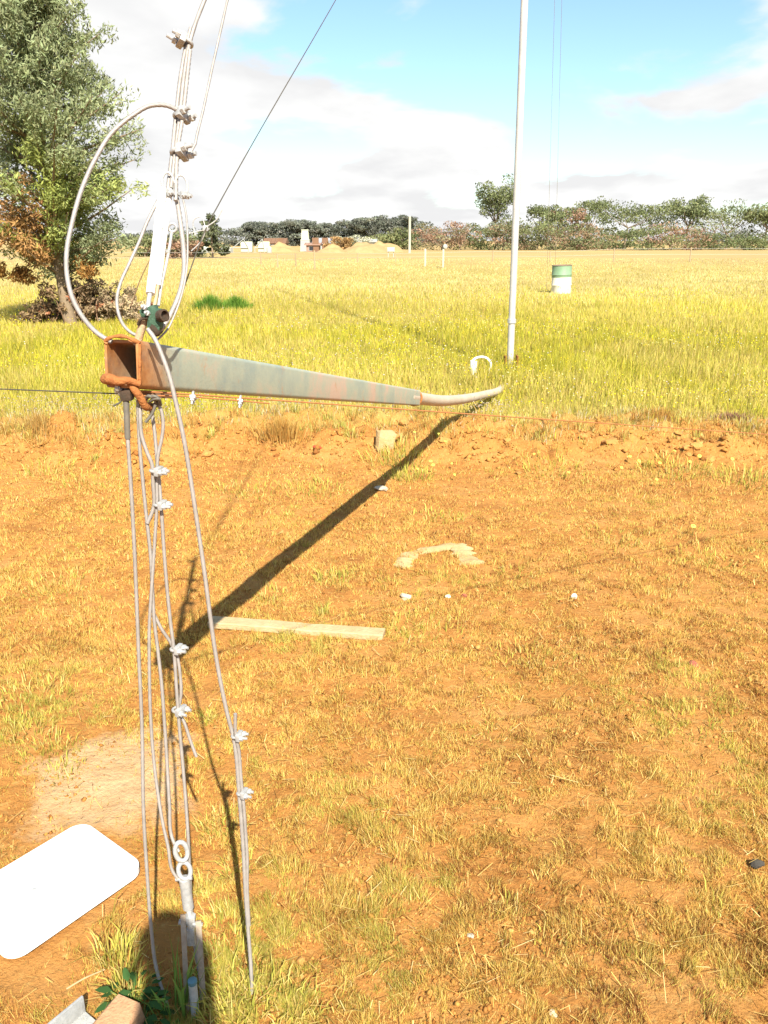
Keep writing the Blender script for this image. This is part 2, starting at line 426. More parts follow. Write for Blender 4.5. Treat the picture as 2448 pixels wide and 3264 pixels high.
def blade_arrays(base, height, width, leanx, leany, tint, segs=1, curl=0.0):
    """Upright blades: a triangle (segs=1) or a bent quad and tip (segs=2)."""
    n = len(base)
    th = rng.uniform(0, math.pi, n); dx, dy = np.cos(th) * width / 2, np.sin(th) * width / 2
    z = np.zeros(n)
    A = base + np.stack([-dx, -dy, z], 1); B = base + np.stack([dx, dy, z], 1)
    top = base + np.stack([leanx * height, leany * height, height * (1 - 0.25 * np.minimum(1, np.hypot(leanx, leany)))], 1)
    if segs == 1:
        V = np.stack([A, B, top], 1).reshape(-1, 3)
        return V, np.arange(3 * n).reshape(-1, 3), np.repeat(tint, 3, 0)
    mid = base + np.stack([leanx * height * 0.32, leany * height * 0.32, height * 0.58], 1)
    C_ = mid + np.stack([dx, dy, z], 1) * 0.8; D = mid - np.stack([dx, dy, z], 1) * 0.8
    V = np.stack([A, B, C_, D, top], 1).reshape(-1, 3)
    o = np.arange(n)[:, None] * 5
    T = np.concatenate([o + np.array([[0, 1, 2]]), o + np.array([[0, 2, 3]]), o + np.array([[3, 2, 4]])], 0)
    return V, T, np.repeat(tint, 5, 0)
def join(parts):
    Vs, Ts, Cs, o = [], [], [], 0
    for V, T, C_ in parts:
        Vs.append(V); Ts.append(T + o); Cs.append(C_); o += len(V)
    return np.vstack(Vs), np.vstack(Ts), np.vstack(Cs)
def palette(n, cols, w, jitter=0.18):
    c = np.array(cols)[rng.choice(len(cols), n, p=np.array(w) / np.sum(w))]
    return c * rng.uniform(1 - jitter, 1 + jitter, (n, 1)) * rng.uniform(0.95, 1.05, (n, 3))
def wedge(n, y0, y1, power, margin=0.35, halfang=0.50):
    """Random ground points in front of the camera, denser when near."""
    u = rng.random(n)
    if power == 1: y = y0 * (y1 / y0) ** u
    else: y = (y0 ** (1 - power) + u * (y1 ** (1 - power) - y0 ** (1 - power))) ** (1 / (1 - power))
    hw = y * halfang + margin
    return rng.uniform(-1, 1, n) * hw, y

# cut stubble and dry litter over the red soil
TRAY = [gnd(262, 2597, 0.034)[:2], gnd(452, 2760, 0.034)[:2], gnd(45, 3045, 0.034)[:2], gnd(-160, 2885, 0.034)[:2]]
def tray_free(x, y):
    """0 under the plastic tray, 1 elsewhere."""
    x = np.asarray(x, float); y = np.asarray(y, float); ins = np.ones(x.shape, bool)
    for a, b in zip(TRAY, TRAY[1:] + TRAY[:1]): ins &= ((b[0] - a[0]) * (y - a[1]) - (b[1] - a[1]) * (x - a[0])) < 0.012
    return np.where(ins, 0.0, 1.0)
def bare_mask(x, y):
    """0 where the soil is bare, 1 where stubble stands."""
    d = 0.35 + 1.0 * sstep(0.28, 0.58, 0.6 * value_noise(x * 1.7, y * 1.7, 21) + 0.4 * value_noise(x * 6, y * 6, 22))
    for (px, py, rx, ry, k) in ((380, 2480, 0.32, 0.34, 1.0), (230, 2560, 0.40, 0.26, 0.92), (120, 3130, 0.34, 0.17, 0.97), (330, 3040, 0.14, 0.10, 0.7),
                                (60, 2240, 0.5, 0.22, 0.55), (1400, 1850, 0.34, 0.26, 0.5), (300, 2200, 0.7, 0.10, 0.5), (640, 2500, 0.16, 0.2, 0.5), (550, 3080, 0.11, 0.20, 0.95),
                                (1800, 3230, 0.2, 0.06, 0.7), (2350, 3220, 0.15, 0.08, 0.6), (1700, 2560, 0.12, 0.10, 0.5)):
        c = gnd(px, py); q = ((x - c[0]) / rx) ** 2 + ((y - c[1]) / ry) ** 2
        d = d * (1 - k * np.exp(-q * 1.3))
    d = d * tray_free(x, y)
    bl = bank_line(x)
    d = d * (1 - 0.45 * sstep(bl - 1.35, bl - 1.0, y) * sstep(0.35, 0.55, value_noise(x * 3.1, y * 3.1, 24)))
    return d
STRAW = [(0.62, 0.42, 0.115), (0.54, 0.32, 0.078), (0.38, 0.18, 0.044), (0.70, 0.53, 0.19), (0.56, 0.47, 0.10), (0.15, 0.060, 0.018)]
n = 1500000
x, y = wedge(n, 0.95, 7.4, 1.55)
xo = rng.uniform(-5.0, 5.2, 260000); yo = rng.uniform(-2.2, 7.4, 260000); ko = np.abs(xo) > yo * 0.5 + 0.35; ko |= yo < 0.95   # thinner cover to either side and behind
x = np.concatenate([x, xo[ko]]); y = np.concatenate([y, yo[ko]]); n = len(x)
tuft = 0.65 * value_noise(x * 24, y * 24, 31) + 0.35 * value_noise(x * 55, y * 55, 32)
k = rng.random(n) < bare_mask(x, y) * (0.24 + 1.25 * sstep(0.34, 0.60, tuft)); x, y, tuft = x[k], y[k], tuft[k]; n = len(x); big = value_noise(x * 2.3, y * 2.3, 33)
h = (0.004 + 0.036 * tuft ** 1.6) * rng.uniform(0.4, 1.35, n) * (0.7 + 0.7 * big)
wd = rng.uniform(0.0010, 0.0022, n) * (0.50 + 0.27 * np.maximum(y, 1.0)) * np.where((np.abs(x) > y * 0.5 + 0.35) | (y < 0.95), 2.2, 1.0)
ang = value_noise(x * 9, y * 9, 34) * 12 + rng.normal(0, 0.9, n); ln = np.abs(rng.normal(0.35, 0.45, n))
tn = palette(n, STRAW, (0.27, 0.22, 0.13, 0.12, 0.12, 0.14), 0.25)  # the dark share also imitates shade between the stalks
gr = 0.55 * np.clip(sstep(0.58, 0.82, value_noise(x * 1.9, y * 1.9, 35) * 0.55 + value_noise(x * 7, y * 7, 36) * 0.45) * 0.8, 0, 1)
for (px, py, rr) in ((120, 2280, 0.35), (220, 2420, 0.2), (760, 3050, 0.20), (640, 2900, 0.10), (850, 3180, 0.16)):
    c = gnd(px, py); gr = np.maximum(gr, 0.75 * np.exp(-(((x - c[0]) ** 2 + (y - c[1]) ** 2) / rr ** 2) * 1.4))
dk = rng.random(n) < 0.38 * sstep(0.50, 0.70, 0.5 * value_noise(x * 9, y * 9, 37) + 0.5 * value_noise(x * 3, y * 3, 38)) * (0.4 + 0.6 * sstep(-0.2, 0.6, x))  # clumps of dark brown blades imitate small shadows in the stubble
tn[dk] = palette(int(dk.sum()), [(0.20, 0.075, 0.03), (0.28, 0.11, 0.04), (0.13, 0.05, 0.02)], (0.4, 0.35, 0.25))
gm = (rng.random(n) < gr)
tn[gm] = palette(int(gm.sum()), [(0.42, 0.37, 0.075), (0.32, 0.31, 0.05), (0.54, 0.44, 0.13)], (0.5, 0.3, 0.2))
h[gm] *= 1.25
base = np.stack([x, y, ground_z(x, y) - 0.002], 1)
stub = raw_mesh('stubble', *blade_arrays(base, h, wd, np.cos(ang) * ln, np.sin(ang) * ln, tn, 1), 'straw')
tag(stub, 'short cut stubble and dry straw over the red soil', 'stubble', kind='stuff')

# loose straws lying about
n = 13000
x, y = wedge(n, 0.95, 6.8, 1.5)
k = rng.random(n) < (0.06 + 0.8 * bare_mask(x, y)); x, y = x[k], y[k]; n = len(x)
a = rng.uniform(0, 2 * math.pi, n); Ls = rng.gamma(2.0, 0.009, n) + 0.008; w = rng.uniform(0.0008, 0.0017, n) * (0.7 + 0.25 * y)
z0 = ground_z(x, y) + rng.uniform(0.004, 0.028, n)
dx, dy = np.cos(a), np.sin(a); tilt = rng.normal(0, 0.012, n)
A = np.stack([x - dx * Ls / 2 - dy * w / 2, y - dy * Ls / 2 + dx * w / 2, z0], 1)
B = np.stack([x - dx * Ls / 2 + dy * w / 2, y - dy * Ls / 2 - dx * w / 2, z0], 1)
C_ = np.stack([x + dx * Ls / 2 + dy * w / 2, y + dy * Ls / 2 - dx * w / 2, z0 + tilt], 1)
D = np.stack([x + dx * Ls / 2 - dy * w / 2, y + dy * Ls / 2 + dx * w / 2, z0 + tilt], 1)
tn = palette(n, [(0.56, 0.40, 0.13), (0.48, 0.29, 0.08), (0.64, 0.50, 0.22), (0.30, 0.15, 0.04)], (0.35, 0.35, 0.10, 0.20))
q = np.arange(n)[:, None] * 4
o = raw_mesh('loose_straw', np.stack([A, B, C_, D], 1).reshape(-1, 3), np.concatenate([q + [[0, 1, 2]], q + [[0, 2, 3]]]), np.repeat(tn, 4, 0), 'straw')
tag(o, 'loose straw stalks scattered flat over the cut stubble', 'straw', kind='stuff')

# crumbs of red soil between the stubble, coarser on the bank
n = 52000
x, y = wedge(n, 0.95, 6.4, 1.5)
k = rng.random(n) < sstep(0.30, 0.62, value_noise(x * 5, y * 5, 71)) * (0.35 + 0.65 * bare_mask(x, y)); x, y = x[k], y[k]; n = len(x)
n3 = 4200
xb = rng.uniform(-4.2, 4.8, n3); yb = bank_line(xb) - 0.72 + rng.normal(0, 0.30, n3)
k = rng.random(n3) < sstep(0.35, 0.65, value_noise(xb * 2.4, yb * 2.4, 72)) + 0.12; xb, yb = xb[k], yb[k]; n3 = len(xb)
x = np.concatenate([x, xb]); y = np.concatenate([y, yb]); n = len(x)
sz = np.concatenate([np.minimum(0.010, rng.gamma(1.6, 0.0013, n - n3) + 0.0012) * (0.75 + 0.18 * y[: n - n3]), np.minimum(0.035, rng.gamma(1.3, 0.0065, n3) + 0.003)])
kt = tray_free(x, y) > 0.5; x, y, sz = x[kt], y[kt], sz[kt]; n = len(x)
o6 = np.array([(1, 0, 0), (0, 1, 0), (-1, 0, 0), (0, -1, 0), (0, 0, 0.85), (0, 0, -0.6)], float)
V = np.stack([x, y, ground_z(x, y) + sz * 0.25], 1)[:, None] + (o6[None] + rng.normal(0, 0.22, (n, 6, 3))) * sz[:, None, None]
q = np.arange(n)[:, None] * 6
T = np.concatenate([q + [t] for t in ([0, 1, 4], [1, 2, 4], [2, 3, 4], [3, 0, 4], [1, 0, 5], [2, 1, 5], [3, 2, 5], [0, 3, 5])])
tn = palette(n, [(0.44, 0.22, 0.06), (0.38, 0.175, 0.046), (0.50, 0.28, 0.09), (0.28, 0.12, 0.034)], (0.4, 0.3, 0.15, 0.15))
o = raw_mesh('soil_crumbs', V.reshape(-1, 3), T, np.repeat(tn, 6, 0), 'straw')
tag(o, 'fine crumbs of red soil between the stubble and on the bank', 'soil', kind='stuff')

# green weeds and longer grass in the yard
pts = []
for (px, py, r, cnt, hh) in ((110, 2230, 0.16, 260, 0.05), (60, 2330, 0.12, 200, 0.05), (150, 2390, 0.10, 160, 0.045), (200, 2460, 0.07, 90, 0.035),
                             (300, 2870, 0.09, 420, 0.09), (395, 2830, 0.06, 220, 0.075), (270, 2930, 0.05, 150, 0.06), (370, 3050, 0.05, 260, 0.075), (400, 3150, 0.05, 300, 0.09),
                             (560, 3240, 0.05, 40, 0.12), (720, 2960, 0.08, 260, 0.05), (740, 3090, 0.09, 380, 0.06), (850, 3190, 0.11, 420, 0.06), (960, 3245, 0.08, 200, 0.05),
                             (730, 3200, 0.06, 200, 0.07), (760, 3250, 0.08, 320, 0.07), (660, 2300, 0.05, 110, 0.04), (700, 2620, 0.09, 260, 0.045), (640, 2830, 0.05, 120, 0.05), (760, 2760, 0.06, 160, 0.05),
                             (1640, 2900, 0.05, 60, 0.045), (1750, 3000, 0.05, 40, 0.04), (2320, 2900, 0.07, 45, 0.06), (1640, 1830, 0.10, 80, 0.05),
                             (1030, 1960, 0.03, 60, 0.09), (1560, 2330, 0.10, 60, 0.035), (1180, 2620, 0.08, 50, 0.035), (1060, 1850, 0.12, 180, 0.06),
                             (780, 1560, 0.3, 220, 0.06), (1000, 1560, 0.25, 260, 0.07), (1260, 1470, 0.25, 420, 0.13), (1300, 1520, 0.2, 260, 0.10), (300, 1530, 0.3, 240, 0.07), (150, 1500, 0.25, 160, 0.08),
                             (1750, 1500, 0.3, 260, 0.07), (2150, 1500, 0.35, 420, 0.10), (2380, 1530, 0.3, 320, 0.10), (1950, 1720, 0.2, 140, 0.05), (2250, 1780, 0.2, 140, 0.05), (1400, 1650, 0.2, 150, 0.05),
                             (860, 1900, 0.12, 120, 0.06), (1350, 2000, 0.2, 150, 0.05), (1700, 2100, 0.2, 150, 0.05), (2200, 2300, 0.2, 200, 0.05), (180, 1880, 0.2, 170, 0.05), (350, 1630, 0.3, 200, 0.06)):
    c = gnd(px, py); cnt = int(cnt * (0.6 if py > 2700 else 0.75)); hh *= 0.85
    rr = r * np.sqrt(rng.random(cnt)) * rng.uniform(0.6, 1.1, cnt); t = rng.uniform(0, 2 * math.pi, cnt)
    xx, yy = c[0] + rr * np.cos(t), c[1] + rr * np.sin(t)
    kt = tray_free(xx, yy + 0.02) > 0.5; xx, yy, rr, t = xx[kt], yy[kt], rr[kt], t[kt]; cnt = len(xx)
    hb = hh * rng.uniform(0.35, 1.2, cnt)
    dark = py > 3180 and px < 620
    tn = palette(cnt, [(0.13, 0.22, 0.04)] * 2 if dark else [(0.46, 0.40, 0.085), (0.34, 0.33, 0.06), (0.56, 0.45, 0.15)], (0.5, 0.5) if dark else (0.45, 0.25, 0.30))
    pts.append(blade_arrays(np.stack([xx, yy, ground_z(xx, yy) - 0.003], 1), hb, rng.uniform(0.0022, 0.0042, cnt) * (0.7 + 0.22 * c[1]), np.cos(t) * rr / r * 0.6 + rng.normal(0, 0.3, cnt), np.sin(t) * rr / r * 0.6 + rng.normal(0, 0.3, cnt), tn, 2))
r = np.random.default_rng(77)
for i in range(230):                      # dry rusty and straw-coloured tufts straggling over the bank
    cx = r.uniform(-4.3, 5.0); cy = float(bank_line(np.array([cx]))[0]) + r.normal(-0.38, 0.30); cnt = int(r.uniform(14, 60)); rad = r.uniform(0.04, 0.16)
    q_, t = np.abs(rng.normal(0, 0.6, cnt)) * rad, rng.uniform(0, 2 * math.pi, cnt)
    xx, yy = cx + q_ * np.cos(t), cy + q_ * np.sin(t); pal = [(0.46, 0.26, 0.07), (0.38, 0.20, 0.05), (0.54, 0.40, 0.14)] if r.random() < 0.6 else [(0.46, 0.40, 0.10), (0.36, 0.35, 0.07), (0.56, 0.47, 0.18)]
    pts.append(blade_arrays(np.stack([xx, yy, ground_z(xx, yy) - 0.003], 1), r.uniform(0.05, 0.15) * rng.uniform(0.4, 1.1, cnt), rng.uniform(0.003, 0.006, cnt), np.cos(t) * 0.4 + rng.normal(0, 0.3, cnt), np.sin(t) * 0.4 + rng.normal(0, 0.3, cnt), palette(cnt, pal, (0.4, 0.35, 0.25)), 2))
o = raw_mesh('yard_weeds', *join(pts), 'grass')
tag(o, 'patches of longer yellow green grass growing in the yard', 'grass', kind='stuff')

# pasture
n = 390000
x, y = wedge(n, 6.2, 75, 1.28, 1.6, 0.58)
edge = y - bank_line(x)
k = (rng.random(n) < sstep(-0.75, 0.40, edge + 1.0 * (value_noise(x * 2.2, y * 2.2, 41) - 0.5))); x, y = x[k], y[k]; edge = edge[k]; n = len(x)
patch = value_noise(x * 0.8, y * 0.5, 42) * 0.6 + value_noise(x * 3, y * 2, 43) * 0.4
h = (0.06 + 0.24 * patch ** 1.3) * rng.uniform(0.5, 1.2, n) * (0.55 + 0.45 * sstep(0.0, 2.0, edge)) * (1 - 0.45 * sstep(16, 40, y))
wd = rng.uniform(0.003, 0.006, n) * (0.40 + y * 0.09)
ang = rng.uniform(0, 2 * math.pi, n); ln = np.abs(rng.normal(0.3, 0.25, n))
tn = palette(n, [(0.54, 0.45, 0.10), (0.45, 0.41, 0.07), (0.62, 0.51, 0.17), (0.29, 0.28, 0.045), (0.46, 0.33, 0.10)], (0.30, 0.28, 0.20, 0.14, 0.08))
gsel = rng.random(n) < (1 - sstep(11, 24, y)) * sstep(0.40, 0.62, value_noise(x * 0.5, y * 0.35, 44) * 0.7 + value_noise(x * 2.4, y * 1.6, 45) * 0.3) * 0.85
tn[gsel] = palette(int(gsel.sum()), [(0.50, 0.44, 0.05), (0.41, 0.39, 0.045), (0.58, 0.49, 0.07), (0.28, 0.28, 0.04)], (0.27, 0.33, 0.15, 0.25))
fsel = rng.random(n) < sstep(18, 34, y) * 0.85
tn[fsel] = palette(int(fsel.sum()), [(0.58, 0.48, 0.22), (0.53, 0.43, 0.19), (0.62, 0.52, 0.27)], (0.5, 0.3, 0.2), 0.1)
esel = rng.random(n) < 0.85 * (1 - sstep(-0.1, 0.9, edge))
tn[esel] = palette(int(esel.sum()), [(0.46, 0.28, 0.085), (0.52, 0.40, 0.15), (0.38, 0.36, 0.10), (0.54, 0.50, 0.34)], (0.35, 0.3, 0.2, 0.15))
tn *= (0.78 + 0.45 * (0.6 * value_noise(x * 0.35, y * 0.16, 46) + 0.4 * value_noise(x * 1.1, y * 0.5, 47)))[:, None]
base = np.stack([x, y, ground_z(x, y) - 0.005], 1)
nearm = y < 16
parts = [blade_arrays(base[nearm], h[nearm], wd[nearm], (np.cos(ang) * ln)[nearm], (np.sin(ang) * ln)[nearm], tn[nearm], 2),
         blade_arrays(base[~nearm], h[~nearm], wd[~nearm] * 1.3, (np.cos(ang) * ln)[~nearm], (np.sin(ang) * ln)[~nearm], tn[~nearm], 1)]
o = raw_mesh('pasture_grass', *join(parts), 'grass')
tag(o, 'knee high yellow green pasture grass filling the field', 'grass', kind='stuff')

# tiny wild flowers and pale seed heads in the pasture
n = 9000
x, y = wedge(n, 7.0, 26, 1.2, 1.0)
k = rng.random(n) < sstep(0.45, 0.7, value_noise(x * 0.7, y * 0.5, 51)) + 0.08; x, y = x[k], y[k]; n = len(x)
z = ground_z(x, y) + rng.uniform(0.12, 0.25, n); s = rng.uniform(0.006, 0.012, n) * (0.6 + y * 0.04)
c0 = np.stack([x, y, z], 1)
o4 = np.array([(1, 0, 0.2), (0, 1, 0.2), (-1, 0, 0.2), (0, -1, 0.2), (0, 0, 1), (0, 0, -0.5)])
V = (c0[:, None] + o4[None] * s[:, None, None]).reshape(-1, 3)
q = np.arange(n)[:, None] * 6
T = np.concatenate([q + [t] for t in ([0, 1, 4], [1, 2, 4], [2, 3, 4], [3, 0, 4], [1, 0, 5], [2, 1, 5], [3, 2, 5], [0, 3, 5])])
tn = palette(n, [(0.78, 0.66, 0.03), (0.74, 0.70, 0.30), (0.60, 0.55, 0.50)], (0.62, 0.25, 0.13))
# grey white seed heads along the bank edge
n2_ = 3200
x = rng.uniform(-4.5, 5.0, n2_); y = bank_line(x) + rng.normal(0.28, 0.22, n2_)
k = rng.random(n2_) < sstep(0.52, 0.72, value_noise(x * 1.1, y * 0.4, 53)) + sstep(-2.2, -2.8, x) * 0.5; x, y = x[k], y[k]; n2_ = len(x)
c1 = np.stack([x, y, ground_z(x, y) + rng.uniform(0.06, 0.20, n2_)], 1); s = rng.uniform(0.004, 0.010, n2_)
V2 = (c1[:, None] + o4[None] * s[:, None, None]).reshape(-1, 3); q2 = np.arange(n2_)[:, None] * 6
T2 = np.concatenate([q2 + [t] for t in ([0, 1, 4], [1, 2, 4], [2, 3, 4], [3, 0, 4], [1, 0, 5], [2, 1, 5], [3, 2, 5], [0, 3, 5])])
tn2 = palette(n2_, [(0.46, 0.39, 0.28), (0.52, 0.45, 0.32), (0.36, 0.30, 0.24)], (0.4, 0.3, 0.3))
o = raw_mesh('wild_flowers', *join([(V, T, np.repeat(tn, 6, 0)), (V2, T2, np.repeat(tn2, 6, 0))]), 'leaf')
tag(o, 'tiny yellow flowers and pale seed heads dotted through the pasture', 'flowers', kind='stuff')

# ------------------------------------------------------------------ trees and shrubs
def leaf_cloud(cent, rad, n_per, size, tints, aspect=0.4, shell=0.35, out=0.0, ctr=None, tint_w=None, flat=1.0):
    """Leaf-sized rhombi spread through ellipsoid clumps; one tint set for each clump."""
    m = len(cent); n = m * n_per
    d = rng.normal(size=(n, 3)); d /= np.linalg.norm(d, axis=1)[:, None]
    r = (shell + (1 - shell) * rng.random(n)) ** 0.6
    ci = np.repeat(np.arange(m), n_per)
    pos = cent[ci] + d * r[:, None] * rad[ci]
    u = rng.normal(size=(n, 3)); u[:, 2] *= flat
    if out: u += out * (pos - (cent[ci] if ctr is None else ctr)) / (np.linalg.norm(pos - (cent[ci] if ctr is None else ctr), axis=1)[:, None] + 1e-6)
    u /= np.linalg.norm(u, axis=1)[:, None]
    w = np.cross(u, rng.normal(size=(n, 3))); w /= np.linalg.norm(w, axis=1)[:, None]
    s = size * rng.uniform(0.55, 1.35, n)
    A = pos + u * s[:, None]; B = pos + w * (s * aspect)[:, None]; C_ = pos - u * s[:, None]; D = pos - w * (s * aspect)[:, None]
    V = np.stack([A, B, C_, D], 1).reshape(-1, 3)
    q = np.arange(n)[:, None] * 4
    T = np.concatenate([q + [[0, 1, 2]], q + [[0, 2, 3]]])
    tt = tints[ci] * rng.uniform(0.72, 1.28, (n, 1)) * rng.uniform(0.94, 1.06, (n, 3))
    return V, T, np.repeat(tt, 4, 0)

def far_tree(px, top, base_y, wpx, Y, name, label, cols, form='gum', group=None, dens=1.0, seed=0, skirt=False):
    """A tree whose foot stands Y metres ahead under pixel column px; top and width in photograph pixels."""
    g = np.array([at(px, base_y, Y)[0], Y, 0.0])
    H = at(px, top, Y)[2]; W = wpx * Y / F_PX * (1.5 if form == 'bush' else 1.1)
    e = empty(name, g, label, 'tree' if form != 'bush' else 'shrub', group)
    r = np.random.default_rng(seed + int(px))
    tr = MB(); cents, rads = [], []
    if form == 'gum':
        th = H * r.uniform(0.35, 0.5)
        lean = r.normal(0, 0.08, 2) * H * 0.4
        tr.tube(smooth_path([g + [0, 0, -0.2], g + [lean[0] * 0.3, lean[1] * 0.3, th * 0.6], g + [lean[0], lean[1], th]], 6)[0], np.linspace(0.20, 0.12, 6) * H / 8, 7)
        nl = r.integers(4, 7)
        for i in range(nl):
            a = 2 * math.pi * (i + r.uniform(-.3, .3)) / nl; q = r.uniform(0.35, 0.85)
            tip = g + np.array([lean[0] + math.cos(a) * W / 2 * q, lean[1] + math.sin(a) * W / 2 * q, H * r.uniform(0.72, 0.93)])
            st = g + np.array([lean[0], lean[1], th])
            tr.tube(smooth_path([st, st * 0.5 + tip * 0.5 + [0, 0, -0.05 * H], tip], 6)[0], np.linspace(0.09, 0.03, 6) * H / 8, 5)
            for k in range(6):
                cents.append(tip + r.normal(0, 1, 3) * [W * 0.12, W * 0.12, H * 0.07]); rads.append(np.array([W * 0.16, W * 0.16, H * 0.09]) * r.uniform(0.55, 1.2))
        for k in range(16):                      # fill the dome, leaving gaps
            a = r.uniform(0, 2 * math.pi); q = math.sqrt(r.random()) * 0.42; zc = 0.50 + 0.42 * r.random() * math.sqrt(max(0, 1 - (q / 0.5) ** 2)) + 0.02
            cents.append(g + np.array([lean[0] + math.cos(a) * W * q, lean[1] + math.sin(a) * W * q, H * zc])); rads.append(np.array([W * 0.15, W * 0.15, H * 0.085]) * r.uniform(0.6, 1.2))
        if skirt:
            for k in range(20):
                cents.append(g + np.array([r.normal(0, W * 0.26), r.normal(0, W * 0.2), H * r.uniform(0.06, 0.62)])); rads.append(np.array([W * 0.18, W * 0.18, H * 0.13]) * r.uniform(0.7, 1.2))
        npc = 70
    elif form == 'bush':
        tr.tube([g + [0, 0, -0.2], g + [0.05, 0, H * 0.3], g + [0.1, 0, H * 0.55]], [0.12, 0.10, 0.05], 6)
        for k in range(5):
            a = r.uniform(0, 2 * math.pi)
            tr.tube([g + [0.03, 0, H * 0.1], g + [math.cos(a) * W * 0.2, math.sin(a) * W * 0.2, H * 0.4], g + [math.cos(a) * W * 0.32, math.sin(a) * W * 0.32, H * 0.75]], [0.08, 0.06, 0.03], 5)
        for k in range(34):
            a = r.uniform(0, 2 * math.pi); q = math.sqrt(r.random()) * 0.44; zc = r.uniform(0.05, 0.93) * math.sqrt(max(0.1, 1 - (q / 0.62) ** 2))
            cents.append(g + np.array([math.cos(a) * W * q, math.sin(a) * W * q, H * zc])); rads.append(np.array([W * 0.16, W * 0.16, H * 0.15]) * r.uniform(0.6, 1.3))
        npc = 62
    elif form == 'bare':
        tr.tube([g + [0, 0, -0.2], g + [0.1, 0, H * 0.4]], [0.16, 0.12], 6)
        for k in range(16):
            a = r.uniform(0, 2 * math.pi); q = r.uniform(0.1, 0.5)
            tr.tube([g + [0.05, 0, H * r.uniform(0.05, 0.35)], g + [math.cos(a) * W * q * 0.5, math.sin(a) * W * q * 0.5, H * 0.6], g + [math.cos(a) * W * q, math.sin(a) * W * q, H * r.uniform(0.75, 1.0)]], [0.09, 0.06, 0.02], 5)
        for k in range(14):
            cents.append(g + np.array([r.normal(0, W * 0.2), r.normal(0, W * 0.15), H * r.uniform(0.2, 0.7)])); rads.append(np.array([W * 0.17, W * 0.15, H * 0.14]))
        npc = 40
    else:   # conical
        tr.tube([g + [0, 0, -0.2], g + [0, 0, H * 0.95]], [0.16 * H / 6, 0.02], 7)
        for k in range(46):
            zc = r.uniform(0.10, 0.97); a = r.uniform(0, 2 * math.pi); q = (1 - zc) ** 0.8 * r.uniform(0.3, 0.47)
            cents.append(g + np.array([math.cos(a) * W * q, math.sin(a) * W * q, H * zc])); rads.append(np.array([W * 0.11, W * 0.11, H * 0.06]) * r.uniform(0.7, 1.2))
        npc = 60
    tr.build('trunk', 'bark_pale', e)
    cents, rads = np.array(cents), np.array(rads)
    pick = np.array(cols)[r.integers(0, len(cols), len(cents))] * r.uniform(0.8, 1.2, (len(cents), 1))
    V, T, Cc = leaf_cloud(cents, rads, int(npc * dens), max(0.12, 0.0012 * Y), pick, 0.55)
    raw_mesh('crown', V - g, T, Cc, 'leaf', e)
    return e

SAGE = [(0.18, 0.205, 0.095), (0.215, 0.24, 0.115), (0.14, 0.165, 0.075)]
OLIVE = [(0.18, 0.20, 0.09), (0.22, 0.235, 0.11), (0.14, 0.16, 0.07)]
BROWN = [(0.34, 0.215, 0.145), (0.28, 0.18, 0.12), (0.22, 0.20, 0.11)]
MIXED = [(0.30, 0.20, 0.13), (0.20, 0.21, 0.11), (0.16, 0.175, 0.085)]
DARK = [(0.165, 0.18, 0.14), (0.19, 0.20, 0.16), (0.14, 0.15, 0.12)]  # slate tone puts cloud shade and slight haze into the leaf colour
G_TREES = 'trees along the right far edge of the pasture'
far_tree(1582, 578, 790, 118, 150, 'gum_tree', 'tall slender gum tree rising above the tree line beside the mast', SAGE, 'gum', G_TREES, 1.2, skirt=True)
far_tree(1712, 648, 790, 84, 165, 'gum_tree', 'spindly gum with sparse top just right of the mast', SAGE, 'gum', G_TREES, 0.7)
far_tree(1800, 652, 790, 120, 150, 'gum_tree', 'sage green gum with reddish crown behind the steel drum', SAGE + BROWN[:1], 'gum', G_TREES, 1.0, skirt=True)
far_tree(1875, 634, 790, 110, 170, 'gum_tree', 'thin open crowned gum left of the broad olive gum', SAGE, 'gum', G_TREES, 0.55)
far_tree(1990, 640, 790, 235, 150, 'gum_tree', 'broad olive gum with wide dome and pale forked trunks', SAGE + OLIVE[:1], 'gum', G_TREES, 1.3, skirt=True)
far_tree(2185, 632, 790, 150, 150, 'gum_tree', 'rounded tall gum crown above the brownish thicket', SAGE, 'gum', G_TREES, 1.1)
far_tree(2315, 654, 788, 215, 150, 'gum_tree', 'flat topped umbrella shaped gum near the right edge', SAGE, 'gum', G_TREES, 1.0)
far_tree(2435, 640, 788, 140, 150, 'gum_tree', 'dark green gum cut by the right edge of the photo', OLIVE, 'gum', G_TREES, 1.1, skirt=True)
far_tree(1408, 702, 793, 150, 140, 'brown_shrub', 'large reddish brown thicket right of the pale utility pole', BROWN, 'bush', G_TREES, 1.2)
far_tree(1465, 705, 793, 110, 138, 'bare_tree', 'leafless twiggy tree among the reddish brown thicket', BROWN, 'bare', G_TREES, 0.8)
far_tree(1520, 706, 792, 110, 142, 'green_shrub', 'dark olive shrub at the foot of the tall slender gum', OLIVE, 'bush', G_TREES, 1.3)
far_tree(1602, 690, 792, 120, 138, 'brown_shrub', 'brownish shrub directly behind the mast', MIXED, 'bush', G_TREES, 1.2)
far_tree(1672, 690, 792, 130, 140, 'brown_shrub', 'mixed green and brown shrub to the right of the mast', MIXED, 'bush', G_TREES, 1.2)
far_tree(1760, 692, 792, 150, 138, 'green_shrub', 'olive shrub above and left of the steel drum', OLIVE + MIXED[:1], 'bush', G_TREES, 1.3)
far_tree(1855, 700, 792, 150, 138, 'green_shrub', 'low olive shrub between drum and broad gum', MIXED, 'bush', G_TREES, 1.3)
far_tree(1925, 720, 790, 120, 160, 'dark_shrub', 'dark shaded shrub left of the pale forked trunks', OLIVE, 'bush', G_TREES, 1.2)
far_tree(2065, 712, 792, 130, 138, 'green_shrub', 'round olive shrub right of the pale forked trunks', SAGE, 'bush', G_TREES, 1.3)
